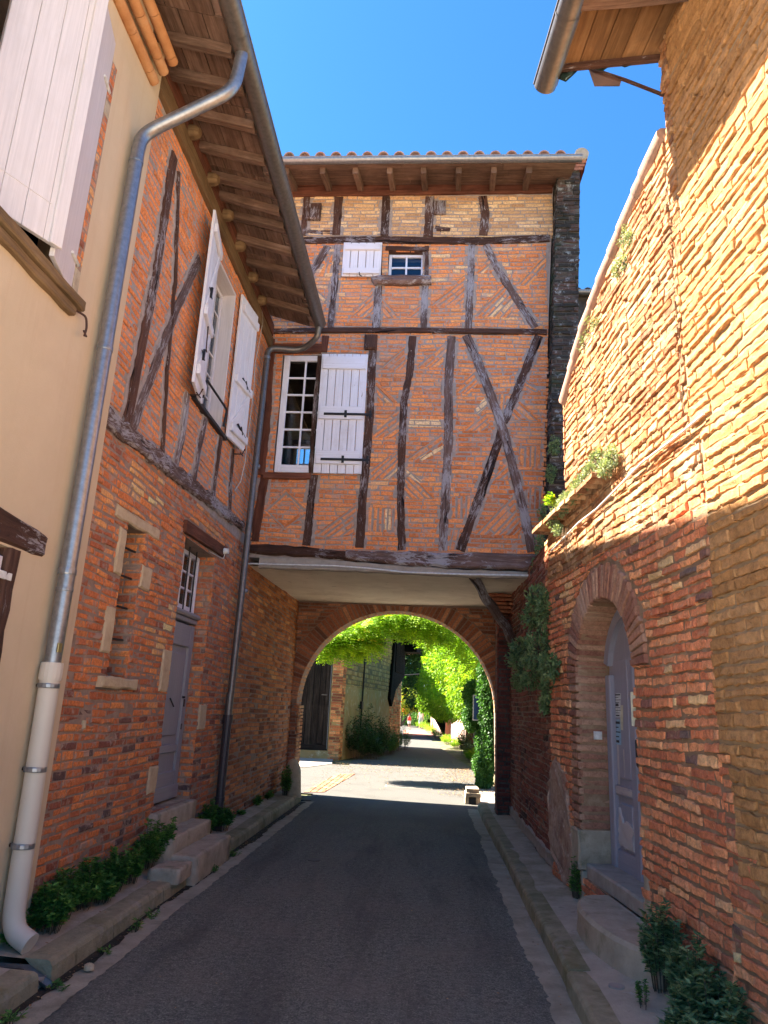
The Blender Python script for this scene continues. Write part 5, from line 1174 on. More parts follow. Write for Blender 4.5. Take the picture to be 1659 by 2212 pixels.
m2 = MB(); tube(m2, [(cx_, cb.y, 1.42), (cx_, cb.y, .12)], .052, 14); tube(m2, [(cx_, cb.y, 1.44), (cx_, cb.y, 1.34)], .062, 14); tube(m2, [(cx_, cb.y, .5), (cx_, cb.y, .46)], .06, 14); m2.obj('cast_foot', M['cast'], pc, smooth=False)
m2 = MB(); tube(m2, [(cx_, cb.y, 1.70), (cx_, cb.y, 1.42)], .048, 14); m2.obj('socket', M['zinc_d'], pc)
# zinc spout in the kerb cut, scrap, pebble
mb = MB(); mb.grid([[(-2.42+.3*i/6*1.0, 4.46+.035*math.cos(math.pi+k*math.pi/8), .105-.05*max(0, i-4)*.5+.035*math.sin(math.pi+k*math.pi/8)) for k in range(9)] for i in range(8)]); tag(mb.obj('zinc_spout', M['zinc_d'], smooth=True), 'bent zinc spout lying in the cut of the left kerb', 'spout')
mb = MB(); emit(mb, Frame((-1.98, 4.75, .015), (1, 0, 0), (0, 0, 1), (0, 1, 0)), [(.03*math.cos(i), .026*math.sin(i)) for i in range(0, 7)], .035, .015, rg, base=0, jit=.003); tag(mb.obj('pebble', M['lime'], smooth=True), 'tan pebble in the gutter near the zinc spout', 'pebble')
# loose white wire on the left wall corner
mb = MB(); W3 = lambda x, y: onx(357.1+.2604*x, 432+.2604*y, -2.50)
tube(mb, [W3(800, 920), W3(808, 1010), W3(780, 1180), W3(745, 1350), W3(735, 1560), W3(700, 1850), W3(660, 2180), onx(520, 1040, -2.5), onx(507, 1060, -2.5)], .006, 6); tag(mb.obj('white_wire', M['cable'], smooth=True), 'loose pale wire hanging down the corner of the left brick house', 'wire')

mb = MB(); q = onz(678, 1858); disc(mb, (q.x, q.y), .07, .001, .007); tag(mb.obj('road_valve_lid', M['cast']), 'small round iron lid set in the shaded asphalt left of the middle', 'lid')
# ================================================================ VEGETATION
def leafquad(mb, c, d, n, L, W, r, fold=.25):
    """one leaf: two blades folded on the midrib, pointed at both ends"""
    s = d.cross(n).normalized(); n = s.cross(d).normalized()
    a = c; t = c+d*L; m = c+d*L*.5-n*L*.06
    l = m+s*W*.5+n*W*fold; q = m-s*W*.5+n*W*fold
    mb.face([a, m, t, l], r); mb.face([a, q, t, m], r)
def rv(rg):
    while True:
        v = Vector((rg.uniform(-1, 1), rg.uniform(-1, 1), rg.uniform(-1, 1)))
        if .05 < v.length < 1: return v
def tuft(mb, st, base, height, spread, stems, leaves, L, W, rg, lean=Vector((0, 0, 0)), droop=.0, rosette=True):
    """herb: stems from the foot, whorls of leaves along them"""
    base = Vector(base)
    for s in range(stems):
        a = rg.uniform(0, 2*math.pi); k = rg.uniform(.1, 1)**.6
        f = base+Vector((math.cos(a)*spread[0]*.5*k, math.sin(a)*spread[1]*.5*k, 0))
        tip = base+Vector((math.cos(a)*spread[0]*k*rg.uniform(.8, 1.1), math.sin(a)*spread[1]*k*rg.uniform(.8, 1.1), height*rg.uniform(.5, 1.05)*(1-.45*k*k)))+lean*height
        mid_ = (f+tip)/2+Vector((0, 0, height*.12)); pts = [f, mid_, tip-Vector((0, 0, droop*height))]
        if st is not None: tube(st, pts, [.0028, .002, .0012], 4, cap=False)
        sh = rg.uniform(-.2, .2)
        for i in range(leaves):
            t = rg.uniform(.25, 1); p = pts[0]*(1-t)**2+pts[1]*2*t*(1-t)+pts[2]*t*t
            ang = rg.uniform(0, 2*math.pi); d = Vector((math.cos(ang), math.sin(ang), rg.uniform(-.25, .7))).normalized()
            leafquad(mb, p, d, Vector((rg.uniform(-.4, .4), rg.uniform(-.4, .4), 1)).normalized(), L*rg.uniform(.6, 1.25), W*rg.uniform(.7, 1.2), max(0, min(1, .5+sh+rg.uniform(-.35, .35))))
def plant(name, label, spots, mat='leaf_weed', seed=1, L=.05, W=.026, group=None, cat='plant', leaves=22, stemmat='stem'):
    t = thing(name, label, cat, spots[0][0], group); rg = random.Random(seed); lf = MB(); st = MB()
    for base, h_, sp, n in spots: tuft(lf, st, base, h_, sp, n, leaves, L, W, rg)
    st.obj('stems', M[stemmat], t); lf.obj('foliage', M[mat], t); return t
gw_ = 'weeds along the left wall'
def wl(x, y, z=.13): q = onz(x, y, z); return (min(-2.42, q.x), q.y, z)
plant('weed_clump', 'small low weed tuft beside the foot of the cream pipe', [(wl(66, 2045), .10, (.10, .10), 16), ((-2.44, 4.75, .13), .2, (.08, .08), 8)], seed=1, group=gw_)
plant('weed_clump', 'large leafy weed clump just beyond the cream pipe', [((-2.38, 5.0, .13), .30, (.15, .16), 46), ((-2.42, 5.22, .13), .33, (.12, .15), 34)], seed=2, group=gw_, L=.042, W=.02, leaves=60)
plant('weed_clump', 'leafy weed clump between the large clump and the one at the steps', [((-2.42, 5.55, .13), .36, (.12, .15), 40), ((-2.36, 5.75, .13), .2, (.12, .16), 22)], seed=3, group=gw_, L=.042, W=.02, leaves=60)
plant('weed_clump', 'long weed clump against the wall at the near end of the stone steps', [((-2.42, 6.05, .13), .32, (.13, .16), 38), ((-2.40, 6.35, .13), .33, (.13, .16), 38), ((-2.42, 6.72, .16), .40, (.12, .2), 40), ((-2.36, 6.95, .25), .32, (.12, .18), 26)], seed=4, group=gw_, L=.040, W=.02, leaves=56)
plant('weed_clump', 'weed clump between the stone steps and the dark corner pipe', [((-2.44, 8.6, .13), .40, (.1, .2), 34), ((-2.38, 9.0, .13), .34, (.14, .25), 42)], seed=5, group=gw_, L=.040, W=.02, leaves=56)
plant('weed_clump', 'tiny weeds in the pavement under the brick passage wall', [((-2.48, 11.3, .13), .14, (.06, .18), 12), ((-2.46, 12.0, .13), .16, (.06, .15), 12), ((-2.47, 10.3, .13), .07, (.05, .1), 7)], seed=6, group=gw_)
plant('weed_clump', 'weeds climbing beside the pale guard stone', [((base.x-.08, base.y-.28, .13), .55, (.10, .10), 34)], seed=7, group=gw_, L=.06)
plant('gutter_weed', 'thin weeds growing in the left gutter', [((-2.02, y, .0), h_, (.06, .1), n) for y, h_, n in ((4.0, .08, 8), (4.45, .05, 6), (5.1, .05, 5), (5.55, .10, 8), (5.9, .06, 6), (7.5, .09, 10), (8.3, .07, 8))], seed=8, leaves=8, L=.035, W=.014)
# right side
plant('corner_shrub', 'blue green leafy shrub at the bottom right against the brick wall', [((1.38, 4.76, .12), .56, (.13, .15), 46), ((1.44, 4.42, .12), .42, (.16, .18), 48), ((1.44, 4.18, .12), .30, (.20, .2), 56), ((1.30, 4.02, .1), .2, (.2, .16), 44)], 'leaf_blue', 11, .044, .022, cat='shrub', leaves=40)
plant('wall_tuft', 'small green tuft at the foot of the brick jamb by the curved step', [((1.30, 6.85, .12), .32, (.05, .1), 18)], 'leaf_weed', 12, .035, .02)
plant('thin_weed', 'sparse thin weed on the right pavement beside the shrub', [((1.2, 4.5, .12), .16, (.06, .12), 7)], 'leaf_weed', 13, .022, .010, leaves=40)
def vine(name, label, blobs, mat, seed, L, W, n, cat='creeper', trail=(), group=None):
    t = thing(name, label, cat, blobs[0][0], group); rg = random.Random(seed); lf = MB(); st = MB()
    for c, r in blobs:
        c = Vector(c); r = Vector(r); k = int(n*(r.x*r.y*r.z)**.34*22)
        for s in range(k):
            v = rv(rg); q = c+Vector((v.x*r.x, v.y*r.y, v.z*r.z)); o_ = q+rv(rg)*.05
            dr_ = (q-c).normalized()*.7+Vector((0, 0, rg.uniform(-.5, .6)))
            if rg.random() < .25: tube(st, [lerp(c, q, .35), lerp(c, q, .75)+Vector((0, 0, -.01)), q], [.004, .003, .002], 4, cap=False)
            b_ = rg.uniform(.2, .8)
            for i in range(6):
                d = (dr_+rv(rg)*.9).normalized(); leafquad(lf, q+rv(rg)*L*.9, d, rv(rg).normalized(), L*rg.uniform(.6, 1.3), W*rg.uniform(.7, 1.2), max(0, min(1, b_+rg.uniform(-.2, .2))))
    for pts in trail: tube(st, pts, .006, 5)
    st.obj('stems', M['stem'], t); lf.obj('foliage', M[mat], t); return t
def RW(x, y, xx=1.2): q = onx(x, y, xx); return (q.x, q.y, q.z)
vb = [(RW(1162, 1290, 1.2), (.10, .22, .14)), (RW(1150, 1335, 1.2), (.12, .28, .14)), (RW(1178, 1318, 1.22), (.07, .16, .22)), (RW(1130, 1400, 1.14), (.13, .3, .12)), (RW(1165, 1405, 1.18), (.14, .30, .22)), (RW(1115, 1425, 1.08), (.10, .2, .10)),
      (RW(1150, 1450, 1.16), (.13, .3, .2)), (RW(1190, 1440, 1.2), (.08, .15, .14)), (RW(1120, 1470, 1.15), (.06, .18, .12)), (RW(1185, 1490, 1.24), (.05, .1, .12)), (RW(1180, 1520, 1.25), (.04, .08, .1))]
vine('creeper', 'dark bluish creeper hanging on the right wall below the timbered house', vb, 'leaf_blue', 21, .046, .024, 30, trail=[[Vector(RW(1186, 1250, 1.26)), Vector(RW(1190, 1350, 1.27)), Vector(RW(1186, 1440, 1.27)), Vector(RW(1184, 1540, 1.27))]])
def LG(x, y, d=.08): u, v = FR.px(x, y, d); p = FR.p(u, v, d); return (p.x, p.y, p.z)
vine('ledge_plant', 'pale flowering plants growing along the projecting brick ledge', [(LG(1196, 1120), (.05, .12, .10)), (LG(1215, 1095), (.06, .14, .10)), (LG(1238, 1062), (.05, .13, .10)), (LG(1262, 1035), (.05, .12, .09)), (LG(1290, 995), (.05, .12, .10)), (LG(1308, 1010), (.05, .10, .08)), (LG(1205, 1145), (.04, .08, .05)), (LG(1225, 1080), (.06, .14, .07)), (LG(1250, 1050), (.06, .14, .07)), (LG(1276, 1015), (.06, .12, .07)), (LG(1322, 985), (.04, .08, .08))], 'leaf_grey', 22, .026, .016, 44, cat='plant')
plant('fern', 'bright green fern at the far end of the brick ledge', [(LG(1196, 1095, .0), .16, (.1, .16), 14)], 'leaf_robinia', 23, .05, .02)
vine('pier_ivy', 'dark ivy on the foot of the mossy pier behind the ledge', [((1.62, 9.3, 5.15), (.07, .06, .14)), ((1.56, 9.3, 4.75), (.05, .06, .12)), ((1.45, 9.3, 4.1), (.05, .05, .25)), ((1.4, 9.3, 3.75), (.05, .05, .15)), ((1.36, 9.2, 3.45), (.07, .1, .12))], 'leaf_blue', 24, .035, .02, 34)
gt = 'plants rooted on the sloping wall top'
vine('wall_top_plant', 'highest pale tuft on the sloping tiled wall top', [(LG(1362, 482, -.02), (.05, .10, .10)), (LG(1348, 510, .02), (.04, .08, .08)), (LG(1358, 520, .03), (.03, .06, .07))], 'leaf_grey', 25, .026, .010, 30, cat='plant', group=gt)
vine('wall_top_plant', 'middle pale tuft on the sloping tiled wall top', [(LG(1346, 560, .03), (.04, .08, .08)), (LG(1335, 580, .02), (.04, .08, .07))], 'leaf_grey', 26, .022, .012, 30, cat='plant', group=gt)
vine('wall_top_plant', 'lowest dry yellowish tuft on the sloping tiled wall top', [(LG(1275, 705, .0), (.05, .12, .12)), (LG(1262, 740, .0), (.05, .08, .12)), (LG(1285, 700, .03), (.03, .06, .06))], 'leaf_grey', 27, .022, .009, 34, cat='plant', group=gt)
mb = MB(); rg = random.Random(5)
for i in range(16):
    p = Vector(LG(1225+rg.uniform(-12, 12), 1148+rg.uniform(-8, 8))); q = p+Vector((rg.uniform(-.05, .03), rg.uniform(-.1, .05), -rg.uniform(.12, .28))); tube(mb, [p, (p+q)/2+Vector((-.02, 0, -.02)), q], .0018, 4, cap=False)
tag(mb.obj('dry_roots', M['drystem']), 'dry dangling stems under the brick ledge', 'dry stems')

# ================================================================ BEYOND THE ARCH
mb = MB(); rg = random.Random(2)
dp = [onz(837, 1698, .0), onz(929, 1702, .0)]
for i in range(26):
    x = lerp(dp[0].x, dp[1].x, i/25.0); mb.face([(x-.013, dp[0].y-.2, .006), (x+.013, dp[0].y-.2, .006), (x+.013, dp[0].y+.2, .006), (x-.013, dp[0].y+.2, .006)])
mb2 = MB(); mb2.face([(dp[0].x-.05, dp[0].y-.23, .004), (dp[1].x+.05, dp[0].y-.23, .004), (dp[1].x+.05, dp[0].y+.23, .004), (dp[0].x-.05, dp[0].y+.23, .004)])
o = mb2.obj('drain_grate', M['cement']); tag(o, 'long metal drain grate across the sunlit road beyond the arch', 'grate'); mb.obj('grate_bars', M['zinc_d'], o)
mb = MB(); Fz = Frame((0, 0, .003), (1, 0, 0), (0, 0, 1), (0, 1, 0)); a, b, c, d = onz(655, 1712), onz(700, 1712), onz(768, 1672), onz(728, 1672)
bricks(mb, Fz, [[(a.x, a.y), (b.x, b.y), (c.x, c.y), (d.x, d.y)]], ang=90, ch=.11, joint=.012, L=(.2, .24), h=(.008, .012), seed=3); struct(mb.obj('brick_gutter', M['brick_brown']))
mb = MB(); rg = random.Random(9); q = onz(1020, 1735, 0)
for z, w1, w2 in ((.13, .13, .24), (.205, .11, .22)): emit(mb, Frame((0, 0, z), (1, 0, 0), (0, 0, 1), (0, 1, 0)), rect(q.x-w1, q.x+w1, q.y-w2, q.y+w2), .07, .012, rg, base=0, jit=.012)
for sx in (-1, 1): emit(mb, Frame((0, 0, -.02), (1, 0, 0), (0, 0, 1), (0, 1, 0)), rect(q.x+sx*.10-.035, q.x+sx*.10+.035, q.y-.2, q.y+.2), .15, .012, rg, base=0, jit=.01)
tag(mb.obj('drain_block', M['stone']), 'pale stone slabs stacked over a drain hole at the far end of the right kerb', 'stone block')
mb = MB(); box(mb, q.x-.06, q.x+.06, q.y-.17, q.y+.2, -.0, .10); tag(mb.obj('drain_box', M['iron']), 'dark hollow of the drain under the stacked pale slabs', 'drain')
mb = MB(); box(mb, -2.15, -1.98, 13.2, 13.9, -.01, .012); tag(mb.obj('drain_hole', M['iron']), 'dark drain mouth at the far end of the left kerb', 'drain')
struct(flipup(sheet('side_pavement', [(.98, 13.35), (1.9, 13.4), (2.0, 17), (1.1, 17.5)], .012, M['cement'])) or bpy.data.objects['side_pavement'])
sheet('side_pavement', [(-6, 20.6), (-3.2, 19.9), (-2.7, 21.6), (-2.9, 23.4), (-6.5, 23)], .014, M['cement'])
# leaf litter on the road: flat leaves lying about
lf = MB(); rg = random.Random(44)
for i in range(2600):
    k = rg.random()
    if k < .5: x, y = rg.gauss(1.0, .35), rg.uniform(15.0, 22)
    elif k < .8: x, y = rg.uniform(-2.6, 1.2), rg.gauss(21, 1.5)
    else: x, y = rg.uniform(-5, 1.4), rg.uniform(15, 26)
    if x > 1.6 and y < 16: continue
    a = rg.uniform(0, 6.28); s_ = rg.uniform(.025, .055); leafquad(lf, Vector((x, y, .012+rg.uniform(0, .02))), Vector((math.cos(a), math.sin(a), rg.uniform(-.1, .3))).normalized(), Vector((0, 0, 1)), s_, s_*.6, rg.random())
tag(stuff(lf.obj('fallen_leaves', leafmat('dry_leaf', [(0, (.12, .07, .03)), (.5, (.32, .18, .08)), (1, (.48, .34, .16))], .1))), 'dry brown leaves scattered over the road beyond the arch', 'fallen leaves')
sheet('red_band', [tuple(onz(870, 1590, 0))[:2], tuple(onz(942, 1590, 0))[:2], tuple(onz(930, 1577, 0))[:2], tuple(onz(872, 1577, 0))[:2]], .01, M['redband'])  # thin reddish sheet laid across the far road

# barn
ba = thing('barn', 'old lime washed barn with a plank gate on the left beyond the arch', 'barn', (-4, 24, 0))
g0 = (-6.6, 22.9); g1 = (-2.74, 23.4); e1 = (-1.22, 33.0)
G0, G1, E1 = [Vector((*q, 0)) for q in (g0, g1, e1)]
fG = Frame(G0, (G1-G0), (G1-G0).cross(Vector((0, 0, 1)))); LG_ = (G1-G0).length
fE = Frame(G1, (E1-G1), (E1-G1).cross(Vector((0, 0, 1)))); LE = (E1-G1).length
u_g0 = fG.px(595, 1550)[0]; u_g1 = fG.px(712, 1550)[0]
mb = MB(); wall(mb, fG, [rect(-6, LG_, -.1, 5.2)], [rect(u_g0-1.6, u_g1, .25, 4.2)], .5, [.2]); wall(mb, fE, [rect(0, LE, -.1, 2.3)], [], .5); mb.obj('wall', M['cob'], ba); mb = MB(); wall(mb, fE, [rect(0, LE, 2.3, 5.2)], [rect(5.3, 6.1, 4.0, 4.7)], .5, [.2]); mb.obj('upper_wall', plainmat('cob_joints', (.10, .08, .04), (.18, .15, .08), 6, bd=.02), ba)
mb = MB(); room(ba, fE, 5.3, 6.1, 4.0, 4.7, -.2, .6); room(ba, fG, u_g0-1.65, u_g1+.02, .2, 4.25, -.2, .5)
bk = MB(); bricks(bk, fG, [rect(u_g1+.02, LG_, .0, 5.15)], [], L=(.25, .4), ch=.085, joint=.016, h=(.0, .02), seed=81, jit=.004)
bk.obj('corner_bricks', M['brick_pass'], ba); bk = MB(); bricks(bk, fE, [rect(0, .35, .0, 5.15)], [], L=(.25, .35), ch=.085, joint=.016, h=(0, .02), seed=82); bk.obj('corner_bricks', M['brick_pass'], ba); bk = MB(); bricks(bk, fE, [rect(LE-2.4, LE, .0, 3.2)], [], L=(.3, .45), ch=.09, joint=.02, h=(0, .02), seed=83, skip=.15); bk.obj('corner_bricks', M['brick_pass'], ba)
bk = MB(); bricks(bk, fE, [rect(.36, LE, 2.25, 5.18)], [rect(5.3, 6.1, 4.0, 4.7)], L=(.30, .44), ch=.155, joint=.024, h=(.004, .022), seed=84, jit=.01, bev=.02, skip=.12); bk.obj('earth_blocks', M['cobblock'], ba)
gt_ = MB(); rg = random.Random(6); u = u_g0-1.6
while u < u_g1-.03:
    w_ = rg.uniform(.14, .24); fbox(gt_, fG, u, min(u+w_-.012, u_g1-.02), .42+rg.uniform(-.02, .03), 4.2, -.14, -.10+rg.uniform(0, .012), .006, rg.random()); u += w_
go = gt_.obj('plank_gate', M['planks'], ba)
g = MB(); fbox(g, fG, u_g0-1.6, u_g1-.02, .25, .42, -.16, -.06, .01, .2); fbox(g, fG, u_g0-1.6, u_g1-.02, 1.5, 1.62, -.16, -.141, .01, .2); g.obj('gate_sill', M['planks'], go)
g = MB(); fbox(g, fG, u_g1-.30, u_g1-.12, 1.92, 1.95, -.10, -.085, 0); tube(g, [fG.p(u_g1-.03, .3, -.07), fG.p(u_g1-.03, 4.1, -.07)], .018, 6); g.obj('gate_iron', M['zinc_d'], go)
# big dark timber door or hoist box hanging on the far end of the barn
mb = MB(); d_ = .12
for pts in ([(6.9, 2.0), (7.3, 1.7), (8.0, 2.4), (9.75, 3.0), (9.75, 5.1), (7.6, 5.1)],): mb.face([fE.p(*q, d_) for q in pts], .5, pts); mb.face([fE.p(*q, 0) for q in reversed(pts)], .5, pts); 
for i in range(6):
    a, b = pts[i], pts[(i+1) % 6]; mb.face([fE.p(*a, 0), fE.p(*b, 0), fE.p(*b, d_), fE.p(*a, d_)])
for i in range(8): fbox(mb, fE, 7.62+i*.26, 7.84+i*.26, 3.1, 5.05, d_, d_+.03, .01, rg.random())
mb.obj('dark_boarding', M['tarred'], ba)
mb = MB(); fbox(mb, fE, 9.4, 10.6, 4.1, 5.3, 0, .7, .02); mb.obj('hoist_box', M['tarred'], ba)
mb = MB(); pts = [G0+Vector((-6, -.6, 5.15)), G1+Vector((.5, -.5, 5.15)), E1+Vector((.6, .4, 5.15)), E1+Vector((-6, 2, 6.6)), G0+Vector((-6, 3, 7.2))]
mb.face(pts); mb.face([p-Vector((0, 0, .12)) for p in reversed(pts)]); 
for a, b in zip(pts, pts[1:]+pts[:1]): mb.face([a-Vector((0, 0, .12)), b-Vector((0, 0, .12)), b, a])
mb.obj('roof', M['tile'], ba)
mb = MB(); tube(mb, [fE.p(2.35, .2, .05), fE.p(2.55, 2.5, .05), fE.p(2.6, 4.6, .05), fE.p(2.9, 5.4, .06)], .03, 6); fbox(mb, fE, 2.3, 2.5, 1.55, 1.8, .02, .1, .01); mb.obj('thin_pipe', M['iron'], ba)
# street lamp on the barn
la_ = ony(922, 1487, 36); t = thing('street_lamp', 'small lantern on a wall bracket at the far end of the barn', 'street lamp', la_)
mb = MB(); rings = [[(la_.x+math.cos(k*math.pi/2+.78)*r, la_.y+math.sin(k*math.pi/2+.78)*r, la_.z+z) for k in range(4)] for z, r in ((-.32, .13), (.22, .27))]; mb.grid(rings, .5, True); mb.obj('lantern', M['lampglass'], t)
mb = MB(); rings = [[(la_.x+math.cos(k*math.pi/2+.78)*r, la_.y+math.sin(k*math.pi/2+.78)*r, la_.z+z) for k in range(4)] for z, r in ((.22, .30), (.28, .3), (.45, .1))]; mb.grid(rings, .5, True); mb.face(rings[-1])
for k in range(4): a = [Vector((la_.x+math.cos(k*math.pi/2+.78)*r, la_.y+math.sin(k*math.pi/2+.78)*r, la_.z+z)) for z, r in ((-.32, .135), (.22, .275))]; tube(mb, a, .015, 4)
tube(mb, [(la_.x, la_.y, la_.z+.4), (la_.x, la_.y, la_.z+.7), (la_.x-1.2, la_.y-.5, la_.z+.55)], .025, 5); mb.obj('bracket', M['iron'], t)
# far building with ochre roof edge
fb_ = thing('far_house', 'distant house with a pale tiled roof edge behind the barn', 'house', (-2.5, 44, 0)); mb = MB(); box(mb, -9, -1.9, 44, 52, 0, 7.0); mb.obj('wall', M['plaster'], fb_); mb = MB(); q = ony(940, 1385, 43)
box(mb, -9, q.x+.3, 43, 52, q.z-.2, q.z+.15); mb.obj('roof', M['tile'], fb_)

# right boundary wall beyond
RBp = [onz(1068, 1668), onz(1024, 1626), onz(974, 1604), onz(921, 1566)]
gwl = thing('garden_wall', 'low pink brick garden wall along the right of the far road', 'wall', RBp[1])
q0, q1 = Vector((2.35, 17.0, 0)), Vector((1.35, 46, 0)); fW = Frame(q0, q0-q1, (q0-q1).cross(Vector((0, 0, 1)))); LW = (q1-q0).length
q0.x, q0.y = RBp[0].x, RBp[0].y
pk = [Vector((2.15, 17.5, 0)), Vector((RBp[1].x+.1, RBp[1].y, 0)), Vector((RBp[2].x+.1, RBp[2].y, 0)), Vector((RBp[3].x+.2, RBp[3].y, 0))]
mb = MB(); bk = MB()
for i, (a, b) in enumerate(zip(pk[:-1], pk[1:])):
    f_ = Frame(b, a-b, (a-b).cross(Vector((0, 0, 1)))); l = (a-b).length; wall(mb, f_, [rect(0, l, -.1, 2.3)], [], .35)
    if i < 2: bricks(bk, f_, [rect(0, l, .05, 2.3)], [], L=(.3, .5), ch=.1, joint=.02, h=(0, .012), seed=85+i)
mb.obj('wall', plainmat('pink_plaster', (.50, .33, .27), (.62, .45, .37), 3), gwl)
bk.obj('bricks', brickmat('pink_brick', [(0, (.42, .24, .19)), (.5, (.52, .31, .25)), (1, (.60, .42, .35))]), gwl)
mb = MB(); 
for (x_, y_) in ((1012, 1622), (966, 1600)): q = onz(x_, y_); box(mb, q.x-.12, q.x+.25, q.y-.25, q.y+.25, 0, 2.5, .01)
mb.obj('pillar', M['brick_brown'], gwl)
# blue sign on its post in the ivy
q = ony(1040, 1531, 17.2); t = thing('road_sign', 'blue sign with a white border half hidden in ivy beyond the arch', 'sign', (q.x, 17.2, 0))
Fs_ = Frame((q.x, 17.2, q.z), (1, 0, 0), (0, -1, 0)); mb = MB(); fbox(mb, Fs_, -.20, .2, -.27, .30, 0, .012); mb.obj('border', M['whitep'], t); mb = MB(); fbox(mb, Fs_, -.175, .175, -.245, .275, .013, .016); mb.obj('panel', M['sign_blue'], t)
mb = MB(); tube(mb, [(q.x+.05, 17.26, 0), (q.x+.05, 17.26, q.z+.3)], .03, 8); mb.obj('post', M['zinc'], t)

# trees and hedges
def crown(mb, blobs, n, L, W, rg, frond=False, hang=.0, br=.5):
    for c, r in blobs:
        c = Vector(c); r = Vector(r); k = int(n*max(.3, (r.x*r.y+r.y*r.z+r.x*r.z)/3))
        for s in range(k):
            v = rv(rg); l = v.length; v = v/l*(l**.45); q = c+Vector((v.x*r.x, v.y*r.y, v.z*r.z))
            b_ = max(0, min(1, br+rg.uniform(-.3, .3)+.25*mnoise.noise(q*.9)))
            if frond:
                d = (Vector((v.x, v.y, v.z*.3-hang))+rv(rg)*.7).normalized(); s_ = d.cross(Vector((0, 0, 1)))
                if s_.length < .1: continue
                s_.normalize(); up_ = s_.cross(d)
                for i in range(7):
                    p = q+d*L*1.1*i-Vector((0, 0, (i*.16)**2*L))
                    for sg in (-1, 1): leafquad(mb, p, (s_*sg+d*.35+Vector((0, 0, -.2))).normalized(), (up_+rv(rg)*.4).normalized(), L*rg.uniform(1.3, 1.8), W*rg.uniform(.9, 1.2), b_)
            else:
                for i in range(5): d = (v+rv(rg)*1.1+Vector((0, 0, -hang))).normalized(); leafquad(mb, q+rv(rg)*L*1.2, d, rv(rg).normalized(), L*rg.uniform(.7, 1.3), W*rg.uniform(.7, 1.3), max(0, min(1, b_+rg.uniform(-.1, .1))))
def limbs(mb, base, tips, r0, rg, wob=.25, via=None):
    base = Vector(base)
    if via: tube(mb, bend([base, lerp(base, Vector(via), .5)+Vector((.1, .1, .1)), Vector(via)], 4, .6), r0*1.4, 8); base = Vector(via)
    for tp_, r1 in tips:
        tp_ = Vector(tp_); n = 8; pts = []; rs = []
        for i in range(n+1):
            t = i/n; p = lerp(base, tp_, t); p = p+Vector((mnoise.noise((t*2, tp_.x, 0)), mnoise.noise((t*2, tp_.y, 3)), .4*math.sin(t*math.pi)))*wob*t*(2-t); pts.append(p); rs.append(lerp(r0, r1, t**.7))
        tube(mb, pts, rs, 8)
def tree(name, label, base, tips, r0, blobs, mat, n, L, W, seed, frond=False, hang=.2, group=None, br=.5, cat='tree', via=None):
    t = thing(name, label, cat, base, group); rg = random.Random(seed); mb = MB(); limbs(mb, base, tips, r0, rg, .25, via); mb.obj('trunk', M['bark'], t, smooth=True)
    mb = MB(); crown(mb, blobs, n, L, W, rg, frond, hang, br); mb.obj('crown', M[mat], t); return t
def B(px_, py_, y, r): q = ony(px_, py_, y); return ((q.x, q.y, q.z), r)
# overhanging bright tree: rooted behind the garden wall, limbs reach over the street
tb_ = (3.6, 19.5, 0)
bl = [B(700, 1388, 17.5, (.28, .5, .12)), B(735, 1372, 17.5, (.38, .6, .16)), B(775, 1362, 17.5, (.4, .6, .18)), B(815, 1345, 17.5, (.4, .6, .2)), B(745, 1395, 17.5, (.25, .4, .1)), B(790, 1385, 17.5, (.28, .4, .12)), B(850, 1330, 17.8, (.45, .7, .2)), B(880, 1345, 18, (.28, .5, .12)), B(910, 1335, 18, (.5, .8, .22)), B(960, 1335, 18, (.5, .8, .25)),
      B(930, 1360, 18.5, (.3, .6, .14)), B(1005, 1375, 18.5, (.5, .8, .3)), B(1045, 1420, 19, (.5, .9, .35))]
tips = [(bl[i][0], .008) for i in (1, 6, 11, 12)]
tree('overhanging_tree', 'bright green tree whose leafy boughs hang across the top of the arch view', tb_, tips, .05, bl, 'leaf_robinia', 720, .055, .036, 101, True, .35, br=.6, via=(2.9, 18.2, 5.0))
hb = [B(985, 1400, 24, (.7, 1.5, .6)), B(960, 1440, 26, (.8, 2, .6)), B(1010, 1440, 23, (.7, 1.5, .7)), B(945, 1480, 30, (.8, 2.5, .6)), B(975, 1490, 26, (.8, 2, .6)), B(1010, 1490, 23, (.6, 1.5, .6)), B(940, 1520, 34, (.8, 3, .5)), B(970, 1525, 28, (.7, 2, .5)), B(1000, 1520, 24, (.5, 1.5, .5)), B(1040, 1390, 24, (.8, 1.5, .7)), B(960, 1385, 30, (1.0, 2.0, .8)), B(1000, 1360, 30, (1.2, 1.6, .5)), B(955, 1540, 32, (.4, 1.5, .2))]
tree('hedge_tree', 'tall lime green foliage mass billowing over the pink garden wall', (3.8, 25, 0), [(b[0], .02) for b in hb[:6]], .2, hb, 'leaf_robinia', 430, .11, .06, 102, False, .5, br=.55)
ib = [B(1062, 1440, 16.7, (.3, .4, .5)), B(1060, 1490, 16.7, (.26, .35, .5)), B(1060, 1540, 16.7, (.22, .3, .5)), B(1060, 1590, 16.7, (.17, .3, .45)), B(1060, 1630, 16.7, (.16, .3, .3)), B(1030, 1500, 18.5, (.3, .4, .35)), B(1020, 1550, 19, (.2, .4, .3)), B(1043, 1600, 18.8, (.14, .3, .4)), B(1038, 1650, 18.6, (.14, .25, .25)), B(1046, 1682, 16.9, (.12, .2, .16)), B(1050, 1655, 16.8, (.12, .2, .2))]
tree('ivy_trunk', 'old trunk wrapped in dark ivy right beside the arch opening', (2.0, 18.6, 0), [((1.7, 18.6, 2.4), .14), ((1.5, 18.4, 3.4), .06), ((2.2, 18.8, 3.5), .08)], .2, ib, 'leaf_ivy', 2400, .06, .05, 103, False, .8)
